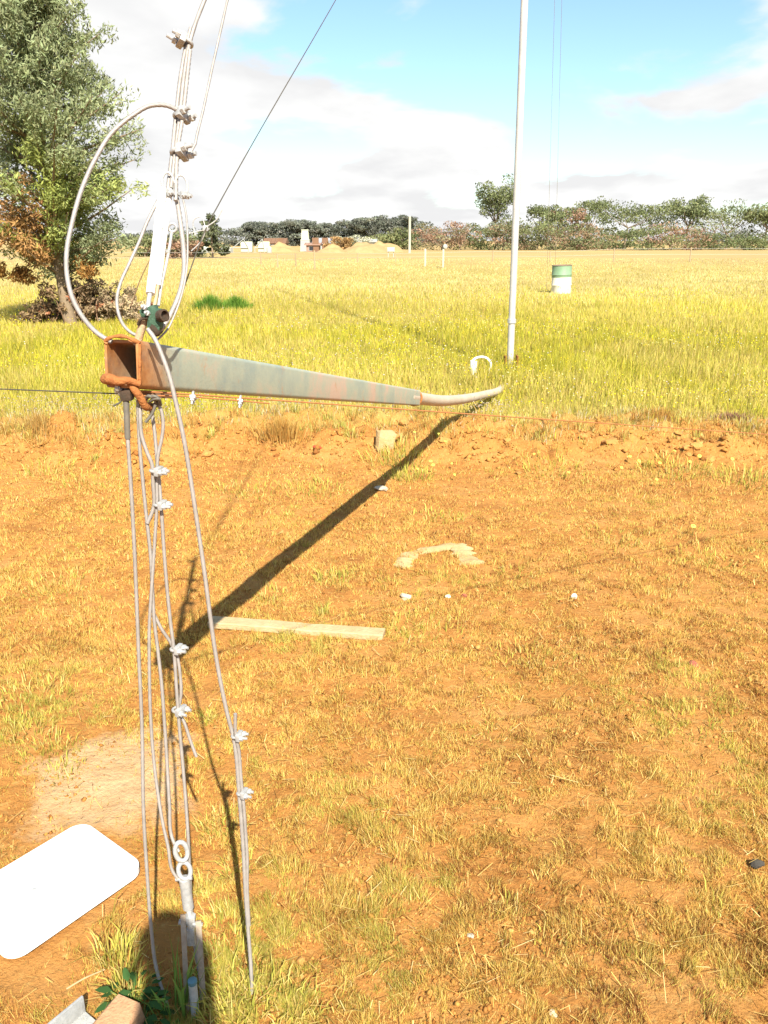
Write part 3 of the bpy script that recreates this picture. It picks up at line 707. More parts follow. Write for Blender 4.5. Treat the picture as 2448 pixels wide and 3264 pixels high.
far_tree(2140, 690, 790, 150, 140, 'brown_shrub', 'pinkish brown thicket below the rounded tall gum', BROWN, 'bush', G_TREES, 1.2)
far_tree(2225, 702, 790, 140, 145, 'green_shrub', 'dense green shrub under the umbrella gum, left side', OLIVE, 'bush', G_TREES, 1.3)
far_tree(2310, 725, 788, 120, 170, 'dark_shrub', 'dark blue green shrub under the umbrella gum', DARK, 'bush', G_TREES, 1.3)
far_tree(2370, 728, 788, 110, 140, 'green_shrub', 'low green shrub under the umbrella gum, right side', SAGE, 'bush', G_TREES, 1.2)
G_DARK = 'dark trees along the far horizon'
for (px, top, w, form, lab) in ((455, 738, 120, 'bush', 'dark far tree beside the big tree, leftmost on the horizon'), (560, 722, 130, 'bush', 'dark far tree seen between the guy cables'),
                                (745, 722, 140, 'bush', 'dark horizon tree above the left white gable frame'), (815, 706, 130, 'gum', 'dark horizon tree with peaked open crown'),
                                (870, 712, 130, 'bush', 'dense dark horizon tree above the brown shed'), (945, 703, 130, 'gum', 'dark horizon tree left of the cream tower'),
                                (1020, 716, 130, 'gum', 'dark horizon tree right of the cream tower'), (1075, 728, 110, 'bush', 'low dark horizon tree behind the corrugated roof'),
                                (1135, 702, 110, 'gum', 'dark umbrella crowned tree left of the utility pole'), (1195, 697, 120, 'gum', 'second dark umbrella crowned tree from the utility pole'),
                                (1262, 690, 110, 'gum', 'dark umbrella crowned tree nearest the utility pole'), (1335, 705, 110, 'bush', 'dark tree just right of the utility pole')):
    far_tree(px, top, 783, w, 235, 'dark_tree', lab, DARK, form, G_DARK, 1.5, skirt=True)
    
far_tree(1232, 735, 795, 90, 150, 'green_shrub', 'olive bush left of the utility pole behind the earth mound', OLIVE, 'bush', None, 1.3)
far_tree(1280, 722, 795, 80, 150, 'green_shrub', 'taller olive bush touching the pale utility pole', OLIVE, 'bush', None, 1.3)
far_tree(678, 684, 815, 118, 78, 'conifer_tree', 'conical grey green tree behind the thin diagonal guy wire', [(0.15, 0.165, 0.09), (0.13, 0.15, 0.08)], 'cone', None, 1.3)
far_tree(612, 722, 812, 90, 82, 'green_shrub', 'pale green bush behind the cable turnbuckles', SAGE, 'bush', None, 1.0)
far_tree(588, 750, 812, 80, 76, 'brown_shrub', 'reddish brown bush low behind the cable turnbuckles', BROWN, 'bush', None, 1.0)
far_tree(462, 742, 805, 100, 84, 'green_shrub', 'green bush left of the cable turnbuckles beyond the big tree', OLIVE, 'bush', None, 1.2)
far_tree(1115, 742, 785, 82, 128, 'pale_shrub', 'pale rounded flowering bush behind the earth mounds', [(0.40, 0.41, 0.28), (0.46, 0.46, 0.34), (0.34, 0.36, 0.22)], 'bush', None, 1.4)
far_tree(1082, 752, 792, 64, 120, 'brown_shrub', 'golden brown bush in front of the pale rounded bush', [(0.36, 0.23, 0.10), (0.30, 0.19, 0.08)], 'bush', None, 1.2)

# the big tree at the left, drawn in whorls of feathery branches
def big_tree():
    foot = gnd(228, 1038); foot[2] = 0.03
    e = empty('feathery_tree', foot, 'big feathery green tree with browned lower branches at the left edge', 'tree')
    H = 7.3
    tr = MB()
    tr.tube(smooth_path([foot + [0, 0, -0.15], foot + [-0.06, 0, 0.5], foot + [-0.12, 0.05, 1.3], foot + [-0.16, 0.05, 3.2], foot + [-0.12, 0, 5.4], foot + [-0.05, 0, H - 0.3]], 26)[0],
            np.interp(np.linspace(0, 1, 26), [0, 0.06, 0.2, 1], [0.155, 0.115, 0.10, 0.015]), 12)
    cents, rads, tints = [], [], []
    r = np.random.default_rng(4)
    br = MB()
    for i in range(170):
        t = (i + r.uniform(0, 1)) / 170; z = 1.12 + t ** 0.92 * (H - 1.32)
        R = np.interp(z, [1.0, 1.6, 2.4, 3.2, 4.0, 4.8, 5.6, 6.4, 7.3], [1.05, 1.55, 1.85, 1.80, 1.50, 1.15, 0.80, 0.5, 0.12]) * r.uniform(0.68, 1.10)
        a = i * 2.39996 + r.normal(0, 0.25)
        st = foot + np.array([-0.14, 0.03, z - 0.25 * R]); tip = foot + np.array([-0.14 + math.cos(a) * R, math.sin(a) * R, z + r.normal(0.12, 0.12) * R])
        P, _ = smooth_path([st, st * 0.5 + tip * 0.5 + [0, 0, -0.04 * R], tip], 7)
        br.tube(P, np.linspace(0.032, 0.006, 7) * (0.4 + 0.5 * R), 5)
        for q in np.linspace(0.25, 1.0, 7):
            c = st + (tip - st) * q + r.normal(0, 0.10, 3) * (0.4 + 0.4 * R)
            cents.append(c); s = r.uniform(0.17, 0.33) * (0.55 + 0.35 * R / 1.3); rads.append([s, s, s * 0.85])
            rel = c - foot
            bn = value_noise(np.array([rel[0] * 1.6 + 9]), np.array([rel[2] * 1.5]), 61)[0]
            brown = (1.0 < rel[2] < 3.5) and (bn > (0.95 if rel[0] > 0.0 else 0.58)) and r.random() < 0.6 and rel[1] < 0.6
            if brown: tints.append(np.array([0.36, 0.21, 0.085]) * r.uniform(0.7, 1.2))
            else:
                lime = sstep(0.45, 0.8, value_noise(np.array([rel[0] * 1.2]), np.array([rel[2] * 1.2 + 4]), 62)[0]) * (1 - sstep(3.0, 4.4, rel[2]))
                base = np.array([0.29, 0.33, 0.175]) * (1 - lime) + np.array([0.29, 0.33, 0.085]) * lime
                tints.append(base * r.uniform(0.7, 1.2))
    # a few drooping browned boughs near the ground
    for (dx, dz) in ((-0.9, 1.0), (-0.72, 0.92), (-1.15, 1.05), (-1.35, 0.95), (0.55, 1.02), (0.42, 1.12)):
        for k in range(3):
            cents.append(foot + np.array([dx + r.normal(0, 0.07), r.normal(-0.2, 0.2), dz + r.normal(0, 0.06)])); rads.append([0.15, 0.15, 0.12]); tints.append(np.array([0.32, 0.17, 0.055]) * r.uniform(0.8, 1.1))
    # dead snags on the bare lower trunk
    for (x0, z0, dx, dz) in ((-0.1, 1.05, -0.42, 0.12), (-0.08, 0.85, 0.55, 0.22), (-0.1, 1.0, 0.25, 0.28), (-0.09, 1.15, 0.4, 0.3)):
        tr.tube(smooth_path([foot + [x0, 0, z0], foot + [x0 + dx * 0.5, -0.1, z0 + dz * 0.3], foot + [x0 + dx, -0.15, z0 + dz]], 6)[0], np.linspace(0.014, 0.004, 6), 5)
    tr.build('trunk', 'bark', e); br.build('branches', 'bark', e)
    V, T, Cc = leaf_cloud(np.array(cents), np.array(rads), 80, 0.052, np.array(tints), 0.26, 0.15, 0.9, foot + np.array([-0.14, 0, 2.2]))
    raw_mesh('crown', V - foot, T, Cc, 'leaf', e)
big_tree()

def brush_pile():
    c = gnd(270, 1040); c[2] = 0.04
    e = empty('brush_pile', c, 'heap of cut brown leafy branches around the foot of the big tree', 'brush')
    r = np.random.default_rng(9); tw = MB(); cents, rads, tints = [], [], []
    for i in range(100):
        x = r.uniform(-1.25, 1.35); y0 = r.uniform(-0.1, 0.9)
        hmax = max(0.18, 1.0 * math.exp(-((x + 0.42) / 0.56) ** 2) + 0.74 * math.exp(-((x - 0.6) / 0.55) ** 2))
        st = c + np.array([x, y0, 0.0]); a = r.uniform(0, 2 * math.pi); L = r.uniform(0.3, 0.8)
        z1 = hmax * r.uniform(0.3, 1.0)
        tip = st + np.array([math.cos(a) * L * 0.35, math.sin(a) * L * 0.35, z1])
        tw.tube(smooth_path([st, st * 0.5 + tip * 0.5 + r.normal(0, 0.05, 3), tip], 5)[0], np.linspace(0.013, 0.004, 5), 5)
        for q in (0.35, 0.6, 0.8, 1.0):
            cents.append(st + (tip - st) * q + r.normal(0, 0.04, 3)); s = r.uniform(0.07, 0.13); rads.append([s, s, s * 0.8])
            pale = 0.5 + 0.5 * math.tanh((x - 0.15) * 3)
            base = np.array([0.26, 0.18, 0.10]) * (1 - pale) + np.array([0.46, 0.36, 0.22]) * pale
            if r.random() < 0.03: base = np.array([0.40, 0.18, 0.10])
            tints.append(base * r.uniform(0.6, 1.25))
    tw.tube(smooth_path([c + [-0.15, -0.1, 0.62], c + [0.1, -0.15, 0.72], c + [0.38, -0.15, 0.80]], 6)[0], np.linspace(0.012, 0.004, 6), 5)
    tw.tube(smooth_path([c + [0.9, 0, 0.25], c + [1.2, 0, 0.9], c + [1.55, 0, 1.45]], 8)[0], np.linspace(0.014, 0.008, 8), 5)
    tw.build('sticks', 'twig', e)
    V, T, Cc = leaf_cloud(np.array(cents), np.array(rads), 34, 0.042, np.array(tints), 0.42, 0.2)
    raw_mesh('dead_leaves', V - c, T, Cc, 'leaf', e)
brush_pile()

# fallen stick in the grass right of the beam end, and the green tussock
P = [gnd(575, 1012, .06), gnd(610, 1030, .05), gnd(635, 1040, .09), gnd(655, 1052, .03)]
mb = MB(); mb.tube(smooth_path(P, 16)[0], np.linspace(0.018, 0.006, 16), 6)
mb.tube(smooth_path([P[1], P[1] + [0.12, 0.1, 0.10], P[1] + [0.2, 0.2, 0.13]], 6)[0], np.linspace(0.008, 0.003, 6), 5)
tag(mb.build('fallen_stick', 'twig'), 'dark crooked stick lying in the pasture right of the green clamp', 'stick')

def tuft_thing(px, py, rad, cnt, hh, cols, label, name='grass_tussock', cat='grass tussock', wd=0.004, spread=0.5):
    c = gnd(px, py); c[2] = float(ground_z(c[0], c[1]))
    rr = rad * np.minimum(1.7, np.abs(rng.normal(0, 0.62, cnt))); t = rng.uniform(0, 2 * math.pi, cnt)
    xx, yy = rr * np.cos(t), rr * np.sin(t)
    V, T, Cc = blade_arrays(np.stack([xx, yy, np.full(cnt, -0.01)], 1), hh * rng.uniform(0.35, 1.15, cnt) * np.exp(-(rr / rad) ** 2 * 0.45), rng.uniform(0.7, 1.3, cnt) * wd,
                            np.cos(t) * rr / rad * spread + rng.normal(0, 0.15, cnt), np.sin(t) * rr / rad * spread + rng.normal(0, 0.15, cnt), palette(cnt, cols, [1] * len(cols)), 2)
    e = empty(name, c, label, cat)
    tag(raw_mesh('blades', V, T, Cc, 'grass', e), kind='stuff')
    return e
tuft_thing(672, 1000, 0.36, 1500, 0.40, [(0.12, 0.24, 0.035), (0.16, 0.28, 0.05), (0.09, 0.18, 0.03)], 'bright green grass tussock in the pasture, left and taller clump', wd=0.013)
tuft_thing(752, 990, 0.34, 1200, 0.33, [(0.14, 0.26, 0.04), (0.18, 0.30, 0.05), (0.10, 0.20, 0.03)], 'bright green grass tussock in the pasture, right and lower clump', wd=0.013)
tuft_thing(900, 1425, 0.22, 900, 0.19, [(0.46, 0.27, 0.075), (0.40, 0.21, 0.055), (0.52, 0.35, 0.11)], 'rounded rusty brown dry tussock on the soil bank', wd=0.005)
tuft_thing(2100, 1372, 0.26, 500, 0.15, [(0.48, 0.28, 0.08), (0.42, 0.23, 0.06)], 'rusty dry tussock on the bank at the right', wd=0.005)
tuft_thing(2335, 1368, 0.22, 700, 0.10, [(0.24, 0.12, 0.08), (0.18, 0.09, 0.06), (0.30, 0.18, 0.12)], 'low purplish brown dead weed near the right edge of the bank', 'dead_weed', 'weed', wd=0.006, spread=1.0)
tuft_thing(130, 1400, 0.30, 1000, 0.17, [(0.40, 0.24, 0.07), (0.46, 0.32, 0.11)], 'orange dry tussock on the bank at the left edge', wd=0.005)
tuft_thing(585, 3225, 0.035, 26, 0.20, [(0.12, 0.21, 0.035), (0.16, 0.25, 0.05)], 'long green grass blades beside the anchor straps', 'grass_clump', 'grass', wd=0.007, spread=0.35)

def broad_weed(px, py, label, rad=0.06, n=26, s=0.028, tint=(0.045, 0.10, 0.03)):
    c = gnd(px, py); c[2] = float(ground_z(c[0], c[1])); r = np.random.default_rng(int(px))
    e = empty('leafy_weed', c, label, 'weed')
    st = MB()
    for i in range(n):
        a = r.uniform(0, 2 * math.pi); q = rad * math.sqrt(r.random()); tip = c + np.array([math.cos(a) * q, math.sin(a) * q, r.uniform(0.012, 0.05)])
        st.tube([c + [0, 0, -0.005], (c + tip) / 2 + [0, 0, 0.006], tip], [0.0012, 0.001, 0.0008], 4)
        u = np.array([math.cos(a), math.sin(a), r.normal(-0.1, 0.3)]); u /= np.linalg.norm(u); w = np.cross([0, 0, 1.0], u); w /= np.linalg.norm(w)
        L = s * r.uniform(0.6, 1.2); up = np.cross(u, w)
        V = np.array([tip - u * L * .2, tip + u * L * .25 + w * L * .33 + up * L * .06, tip + u * L * .8 + w * L * .2, tip + u * L * 1.1 - up * L * .1, tip + u * L * .8 - w * L * .2, tip + u * L * .25 - w * L * .33 + up * L * .06]) - c
        T = np.array([[0, 1, 5], [1, 2, 5], [2, 4, 5], [2, 3, 4]])
        raw_mesh('leaf', V, T, np.repeat(np.array([tint]) * r.uniform(0.75, 1.3), 6, 0), 'leaf', e)
    st.build('stems', 'stem_green', e)
broad_weed(425, 3205, 'dark green leafy weed behind the broken brick')
broad_weed(455, 3255, 'dark green leafy weed right of the broken brick', 0.05, 22)

# ------------------------------------------------------------------ mast and gin pole
MB0 = np.array([1.591, 10.35, 0.0]); MTOP = np.array([1.43, 10.35, 18.0])
def mast_at(z): return MB0 + (MTOP - MB0) * z / 18.0
e = empty('guyed_mast', MB0, 'tall pale steel tube mast standing in the pasture', 'mast')
mb = MB(); P = [mast_at(z) for z in (-0.1, 1.2, 3.0, 6.0, 12.0, 18.0)]; mb.tube(P, [0.042, 0.042, 0.042, 0.041, 0.038, 0.03], 20); mb.build('tube', 'mast_steel', e)
mb = MB(); mb.lathe(mast_at(0.62), (0, 0, 1), [(0.047, 0), (0.054, 0.002), (0.054, 0.05), (0.047, 0.052)]); mb.build('collar', 'galvanised_dull', e)
mb = MB(); mb.box(MB0 + [0, 0, 0.03], (0.36, 0.30, 0.02)); mb.build('base_plate', 'rust', e, smooth=False)
for s in (-1, 1):
    mb = MB(); mb.box(MB0 + [s * 0.075, -0.05, 0.13], (0.012, 0.16, 0.20)); mb.build('hinge_cheek', 'rust', e, smooth=False)
for z in (7.3, 14.2, 17.8):
    mb = MB(); mb.lathe(mast_at(z), (0, 0, 1), [(0.04, 0), (0.062, 0.002), (0.062, 0.05), (0.04, 0.052)]); mb.build('guy_collar', 'galvanised_dull', e)

P0 = at(393, 1160, 1.55); P1 = at(1320, 1268, 4.72)
ax = (P1 - P0) / np.linalg.norm(P1 - P0)
side = np.cross(ax, [0, 0, 1]); side /= np.linalg.norm(side); upv = np.cross(side, ax)
BW, BH = 0.072, 0.090
# steel box section: rust at the cut end, mill-grey with rust blooms along its length
def beam_material():
    m = bpy.data.materials.new('box_section_steel'); m.use_nodes = True
    N, L = m.node_tree.nodes, m.node_tree.links; b = N['Principled BSDF']
    b.inputs['Roughness'].default_value = 0.62; b.inputs['Metallic'].default_value = 0.15
    uv = N.new('ShaderNodeAttribute'); uv.attribute_name = 'along'
    t = N.new('ShaderNodeTexCoord')
    def noise(s, d=8, r=0.65):
        n = N.new('ShaderNodeTexNoise'); n.inputs['Scale'].default_value = s; n.inputs['Detail'].default_value = d; n.inputs['Roughness'].default_value = r
        L.new(t.outputs['Object'], n.inputs['Vector']); return n.outputs[0]
    def ramp(f, st):
        r = N.new('ShaderNodeValToRGB'); L.new(f, r.inputs[0])
        while len(r.color_ramp.elements) < len(st): r.color_ramp.elements.new(0.5)
        for e_, (p, c) in zip(r.color_ramp.elements, st): e_.position = p; e_.color = (*c, 1)
        return r.outputs[0]
    steel = ramp(noise(5), [(0.33, (0.24, 0.29, 0.26)), (0.49, (0.33, 0.36, 0.28)), (0.62, (0.46, 0.34, 0.26))])
    rust = ramp(noise(40), [(0.3, (0.24, 0.085, 0.025)), (0.55, (0.37, 0.155, 0.045)), (0.75, (0.44, 0.22, 0.07))])
    mth = N.new('ShaderNodeMath'); mth.operation = 'MULTIPLY_ADD'; L.new(noise(9), mth.inputs[0]); mth.inputs[1].default_value = 0.22; L.new(uv.outputs['Fac'], mth.inputs[2])
    mr_ = N.new('ShaderNodeMapRange'); L.new(mth.outputs[0], mr_.inputs[0]); mr_.inputs[1].default_value = 0.12; mr_.inputs[2].default_value = 0.26; mr_.inputs[3].default_value = 1; mr_.inputs[4].default_value = 0
    mx = N.new('ShaderNodeMix'); mx.data_type = 'RGBA'; L.new(mr_.outputs[0], mx.inputs[0]); L.new(steel, mx.inputs[6]); L.new(rust, mx.inputs[7])
    bl = N.new('ShaderNodeMapRange'); bl.interpolation_type = 'SMOOTHSTEP'; L.new(noise(11, 10, 0.75), bl.inputs[0]); bl.inputs[1].default_value = 0.56; bl.inputs[2].default_value = 0.70; bl.inputs[4].default_value = 0.75
    mx2 = N.new('ShaderNodeMix'); mx2.data_type = 'RGBA'; L.new(bl.outputs[0], mx2.inputs[0]); L.new(mx.outputs[2], mx2.inputs[6]); mx2.inputs[7].default_value = (0.40, 0.22, 0.12, 1)
    L.new(mx2.outputs[2], b.inputs['Base Color'])
    bp = N.new('ShaderNodeBump'); bp.inputs['Strength'].default_value = 0.25; bp.inputs['Distance'].default_value = 0.004
    L.new(noise(120, 5), bp.inputs['Height']); L.new(bp.outputs[0], b.inputs['Normal'])
    return m
MATS['beam'] = beam_material()
ge = empty('gin_pole', MB0 + [0, -0.15, 0], 'long steel box section pole slanting down to the mast foot', 'pole')
def box_section():
    """Hollow rounded rectangle swept along ax, ragged cut at the near end."""
    def ring(w, h, rad, k=5):
        pts = []
        for cx, cy, a0 in ((1, 1, 0), (-1, 1, 90), (-1, -1, 180), (1, -1, 270)):
            for i in range(k):
                a = math.radians(a0 + 90 * i / (k - 1)); pts.append(((w / 2 - rad) * cx + rad * math.cos(a), (h / 2 - rad) * cy + rad * math.sin(a)))
        return np.array(pts)
    out = ring(BW, BH, 0.010); inn = ring(BW - 0.011, BH - 0.011, 0.006); n = len(out); r = np.random.default_rng(3)
    L_ = np.linalg.norm(P1 - P0)
    ss = np.concatenate([np.linspace(0, 0.25, 14), np.linspace(0.3, L_, 26)])
    V, along = [], []
    jag = np.interp(np.arange(n), np.arange(0, n + 1, 2), np.append(r.uniform(-0.011, 0.009, n // 2), 0)[: n // 2 + 1])
    # the lower front of the end is drawn further out than the top, as if torn
    for poly in (out, inn):
        for s in ss:
            f = max(0, 1 - s / 0.1)
            off = s + f * jag
            V.append(P0 + np.outer(off, ax) + np.outer(poly[:, 0], side) + np.outer(poly[:, 1], upv)); along += [s] * n
    m_ = len(ss); fs = []
    for i in range(m_ - 1):
        for j in range(n):
            j2 = (j + 1) % n
            fs.append((i * n + j, i * n + j2, (i + 1) * n + j2, (i + 1) * n + j)); o = m_ * n
            fs.append((o + i * n + j, o + (i + 1) * n + j, o + (i + 1) * n + j2, o + i * n + j2))
    for j in range(n):
        j2 = (j + 1) % n; fs.append((j, m_ * n + j, m_ * n + j2, j2))
        fs.append(((m_ - 1) * n + j, (m_ - 1) * n + j2, m_ * n + (m_ - 1) * n + j2, m_ * n + (m_ - 1) * n + j))
    mb = MB(); mb.add(np.vstack(V), fs); ob = mb.build('box_section', 'beam', ge)
    at_ = ob.data.attributes.new('along', 'FLOAT', 'POINT'); at_.data.foreach_set('value', np.array(along, np.float32))
    return ob
box_section()
# thick rusty lips: weld bead and folded plate round the open end
def bp_(a, w, h): return P0 + ax * a + side * w + upv * h
mb = MB()
mb.tube(smooth_path([bp_(-0.004, -BW / 2, BH / 2 - 0.004), bp_(-0.008, -BW / 4, BH / 2 + 0.004), bp_(-0.006, 0, BH / 2 + 0.006), bp_(-0.008, BW / 4, BH / 2 + 0.002), bp_(-0.004, BW / 2, BH / 2 - 0.006)], 24)[0], 0.0035 + 0.0008 * np.sin(np.arange(24) * 0.7), 10)
mb.tube(smooth_path([bp_(-0.004, BW / 2, BH / 2 - 0.008), bp_(-0.006, BW / 2 + 0.001, 0.01), bp_(-0.004, BW / 2, -BH / 2 + 0.01)], 18)[0], 0.0026 + 0.0005 * np.sin(np.arange(18) * 0.9), 10)
mb.build('weld_bead', 'rust', ge)
mb = MB()
mb.tube(smooth_path([bp_(-0.006, -BW / 2 - 0.002, -BH / 2 + 0.014), bp_(-0.018, -BW / 4, -BH / 2 + 0.016), bp_(-0.020, 0, -BH / 2 + 0.012), bp_(-0.014, BW / 4, -BH / 2 + 0.014), bp_(-0.002, BW / 2, -BH / 2 + 0.008)], 24)[0], np.interp(np.arange(24), [0, 3, 9, 14, 23], [0.007, 0.0105, 0.0095, 0.008, 0.005]), 14)
mb.build('bottom_lip', 'rust', ge)
mb = MB(); mb.bbox(bp_(0.115, 0.005, -BH / 2 - 0.009), (0.05, 0.11, 0.014), 0.003, np.stack([side, ax, upv], 1)); mb.build('underside_plate', 'shed_brown', ge)
# lugs: pale bar up to the clamp, rusty bar down to the anchor cables
mb = MB(); mb.tube(smooth_path([at(436, 1100, 1.57), at(446, 1065, 1.57), at(458, 1025, 1.57), at(470, 985, 1.57)], 14)[0], [0.0075] * 14, 14); mb.build('top_lug', 'rust_pale', ge)
mb = MB(); mb.tube(smooth_path([at(410, 1212, 1.54), at(425, 1236, 1.535), at(448, 1268, 1.54), at(464, 1296, 1.55), at(482, 1296, 1.57)], 16)[0], [0.0075] * 16, 12)
mb.build('bottom_hook', 'rust', ge)
# round pipe socketed into the far end, bending away to the mast hinge
PP = [P1 - ax * 0.22, P1 + ax * 0.02, at(1395, 1277, 5.5), at(1470, 1273, 6.5), at(1545, 1258, 7.7), at(1588, 1246, 8.5), np.array([1.40, 9.4, 0.03]), MB0 + [0, -0.1, 0.04]]
mb = MB(); mb.tube(smooth_path(PP, 44)[0], 0.038, 18); mb.build('round_pipe', 'pipe_steel', ge)
mb = MB(); mb.torus(P1 + ax * 0.006, ax, 0.044, 0.006, n=24, sides=8); mb.build('weld_ring', 'rust', ge)
mb = MB(); mb.cyl(MB0 + [-0.1, -0.1, 0.05], MB0 + [0.1, -0.1, 0.05], 0.014); mb.build('hinge_pin', 'rust', ge)

# ------------------------------------------------------------------ wire ropes
def wire_clip(parent, pos, axis, out, r=0.0045, s=1.0, dist=None):
    """U-bolt rope clip: bow, ridged saddle, two legs with nuts. axis: along the rope; out: where the nuts point."""
    axis = np.array(axis, float); axis /= np.linalg.norm(axis)
    out = np.array(out, float); out -= axis * np.dot(out, axis); out /= np.linalg.norm(out); lat = np.cross(axis, out); pos = np.array(pos, float)
    g = (0.0085 if dist is None else dist) * s
    rod = 0.0032 * s
    o = ORG[parent]
    sd_ = MB(); R = np.stack([lat, axis, out], 1)
    sd_.bbox(pos + out * 0.008 * s, (2.9 * g, 0.017 * s, 0.010 * s), 0.0022 * s, R)
    saddle = sd_.build('wire_clip', 'galvanised', parent)
    ub = MB(); t = np.linspace(math.pi, 2 * math.pi, 14)
    bow = [pos + lat * math.cos(a) * g + out * math.sin(a) * g for a in t]
    ub.tube(np.array([pos - lat * g + out * 0.030 * s] + bow + [pos + lat * g + out * 0.026 * s]), rod, 9); ub.build('u_bolt', 'galvanised', saddle)
    for k in (-1, 1):
        nb = MB(); nb.lathe(pos + lat * g * k + out * 0.0135 * s, out, [(rod * 0.9, 0), (rod * 1.95, 0.0003), (rod * 1.95, 0.0062 * s), (rod * 0.9, 0.0066 * s)], 6)
        nb.build('nut', 'galvanised_dull', saddle, angle=20)
    return saddle
def rope_pts(spec): return [at(*p) for p in spec]
def rope(name, label, pts, r, m='rope_steel', cat='cable', group=None, lobed=True, parent=None, root_at=None, step=0.004, part='rope'):
    P = np.array(pts, float)
    L_ = smooth_path(P, 50)[1]
    n = int(np.clip(L_ / step, 12, 900)) if lobed else int(np.clip(L_ / 0.03, 12, 200))
    Q, _ = smooth_path(P, n)
    if parent is None:
        b = Q[np.argmin(Q[:, 2])] if root_at is None else np.array(root_at)
        parent = empty(name, b, label, cat, group)
    mb = MB()
    if lobed: mb.tube(Q, r, 18, lobes=6, pitch=0.07, depth=0.26)
    else: mb.tube(Q, r, 8)
    mb.build(part, m, parent, angle=80)
    return parent
G_DOWN = 'guy cables from the pole end to the ground anchor'
G_UP = 'guy cables above the pole end'
UPV = np.array([0, 0, 1.0])
# leftmost, bolted under the beam and going to ground left of the anchor
c1 = rope('anchor_cable', 'leftmost downward steel cable, dark near the top, below the pole end', rope_pts([(407, 1395, 1.535), (418, 1560, 1.53), (427, 1720, 1.525), (434, 1880, 1.52), (442, 2080, 1.51), (452, 2300, 1.50), (458, 2600, 1.47), (470, 2800, 1.45), (482, 2960, 1.43), (497, 3080, 1.41), (512, 3140, 1.395), (540, 3220, 1.36), (575, 3290, 1.325)]), 0.0042, group=G_DOWN)
mb = MB(); mb.tube(smooth_path(rope_pts([(400, 1238, 1.545), (403, 1300, 1.54), (407, 1398, 1.535)]), 40)[0], 0.0058, 12, lobes=0); mb.build('dark_sleeve', 'rope_dark', c1)
mb = MB(); mb.bbox(at(404, 1258, 1.545), (0.022, 0.024, 0.022), 0.004); mb.build('clamp', 'brown_rubber', c1)
# second, doubled at its foot where it meets the turnbuckle
c2 = rope('anchor_cable', 'downward cable second from left, ending at the chain link', rope_pts([(440, 1275, 1.56), (441, 1330, 1.56), (445, 1420, 1.555), (455, 1530, 1.55), (467, 1650, 1.545), (480, 1770, 1.54), (486, 1880, 1.535), (491, 1970, 1.53), (504, 2080, 1.525), (515, 2180, 1.515), (524, 2300, 1.505), (533, 2440, 1.49), (540, 2560, 1.47), (552, 2680, 1.45), (570, 2715, 1.44)]), 0.0040, group=G_DOWN)
rope(None, None, rope_pts([(446, 1300, 1.552), (452, 1390, 1.548), (468, 1440, 1.545), (484, 1480, 1.545), (488, 1540, 1.545), (489, 1620, 1.545), (470, 1668, 1.54)]), 0.0042, parent=c2, part='tail')
wire_clip(c2, at(494, 1500, 1.545), at(488, 1480, 1.545) - at(489, 1520, 1.545), (1, -0.25, 0.1))
# third: the strand running to the lowered clips and down behind
c3 = rope('anchor_cable', 'downward cable third from left, clipped twice at mid height', rope_pts([(478, 1285, 1.575), (488, 1340, 1.575), (496, 1410, 1.57), (501, 1470, 1.565), (508, 1540, 1.56), (514, 1620, 1.555), (521, 1730, 1.55), (531, 1860, 1.545), (543, 1980, 1.54), (554, 2070, 1.535), (563, 2200, 1.525), (571, 2310, 1.515), (581, 2420, 1.505), (591, 2540, 1.49), (598, 2640, 1.475), (604, 2760, 1.46), (610, 2900, 1.445), (622, 3020, 1.43), (640, 3130, 1.41)]), 0.0040, group=G_DOWN)
rope(None, None, rope_pts([(500, 1280, 1.565), (514, 1310, 1.565), (520, 1350, 1.565), (515, 1400, 1.562), (504, 1450, 1.558), (500, 1520, 1.553), (500, 1610, 1.548), (496, 1680, 1.545), (491, 1760, 1.54), (483, 1880, 1.53), (476, 2000, 1.522), (476, 2130, 1.515), (482, 2320, 1.50), (492, 2440, 1.485), (505, 2540, 1.47), (518, 2620, 1.455), (536, 2700, 1.44), (552, 2780, 1.43), (566, 2800, 1.428)]), 0.0038, parent=c3, part='return_strand')
rope(None, None, rope_pts([(489, 1955, 1.535), (515, 2005, 1.535), (545, 2050, 1.54), (562, 2085, 1.54), (574, 2150, 1.535), (577, 2210, 1.53), (572, 2265, 1.525), (590, 2310, 1.52), (610, 2370, 1.515), (626, 2412, 1.51)]), 0.0038, parent=c3, part='cut_tail')
wire_clip(c3, at(506, 1608, 1.548), at(505, 1590, 1.548) - at(507, 1630, 1.548), (1, -0.25, 0.05))
wire_clip(c3, at(558, 2068, 1.535), at(555, 2050, 1.535) - at(561, 2090, 1.535), (1, -0.3, 0.35), s=1.0)
wire_clip(c3, at(567, 2262, 1.525), at(566, 2240, 1.525) - at(568, 2290, 1.525), (0.9, -0.4, 0.25), s=1.0, dist=0.0105)
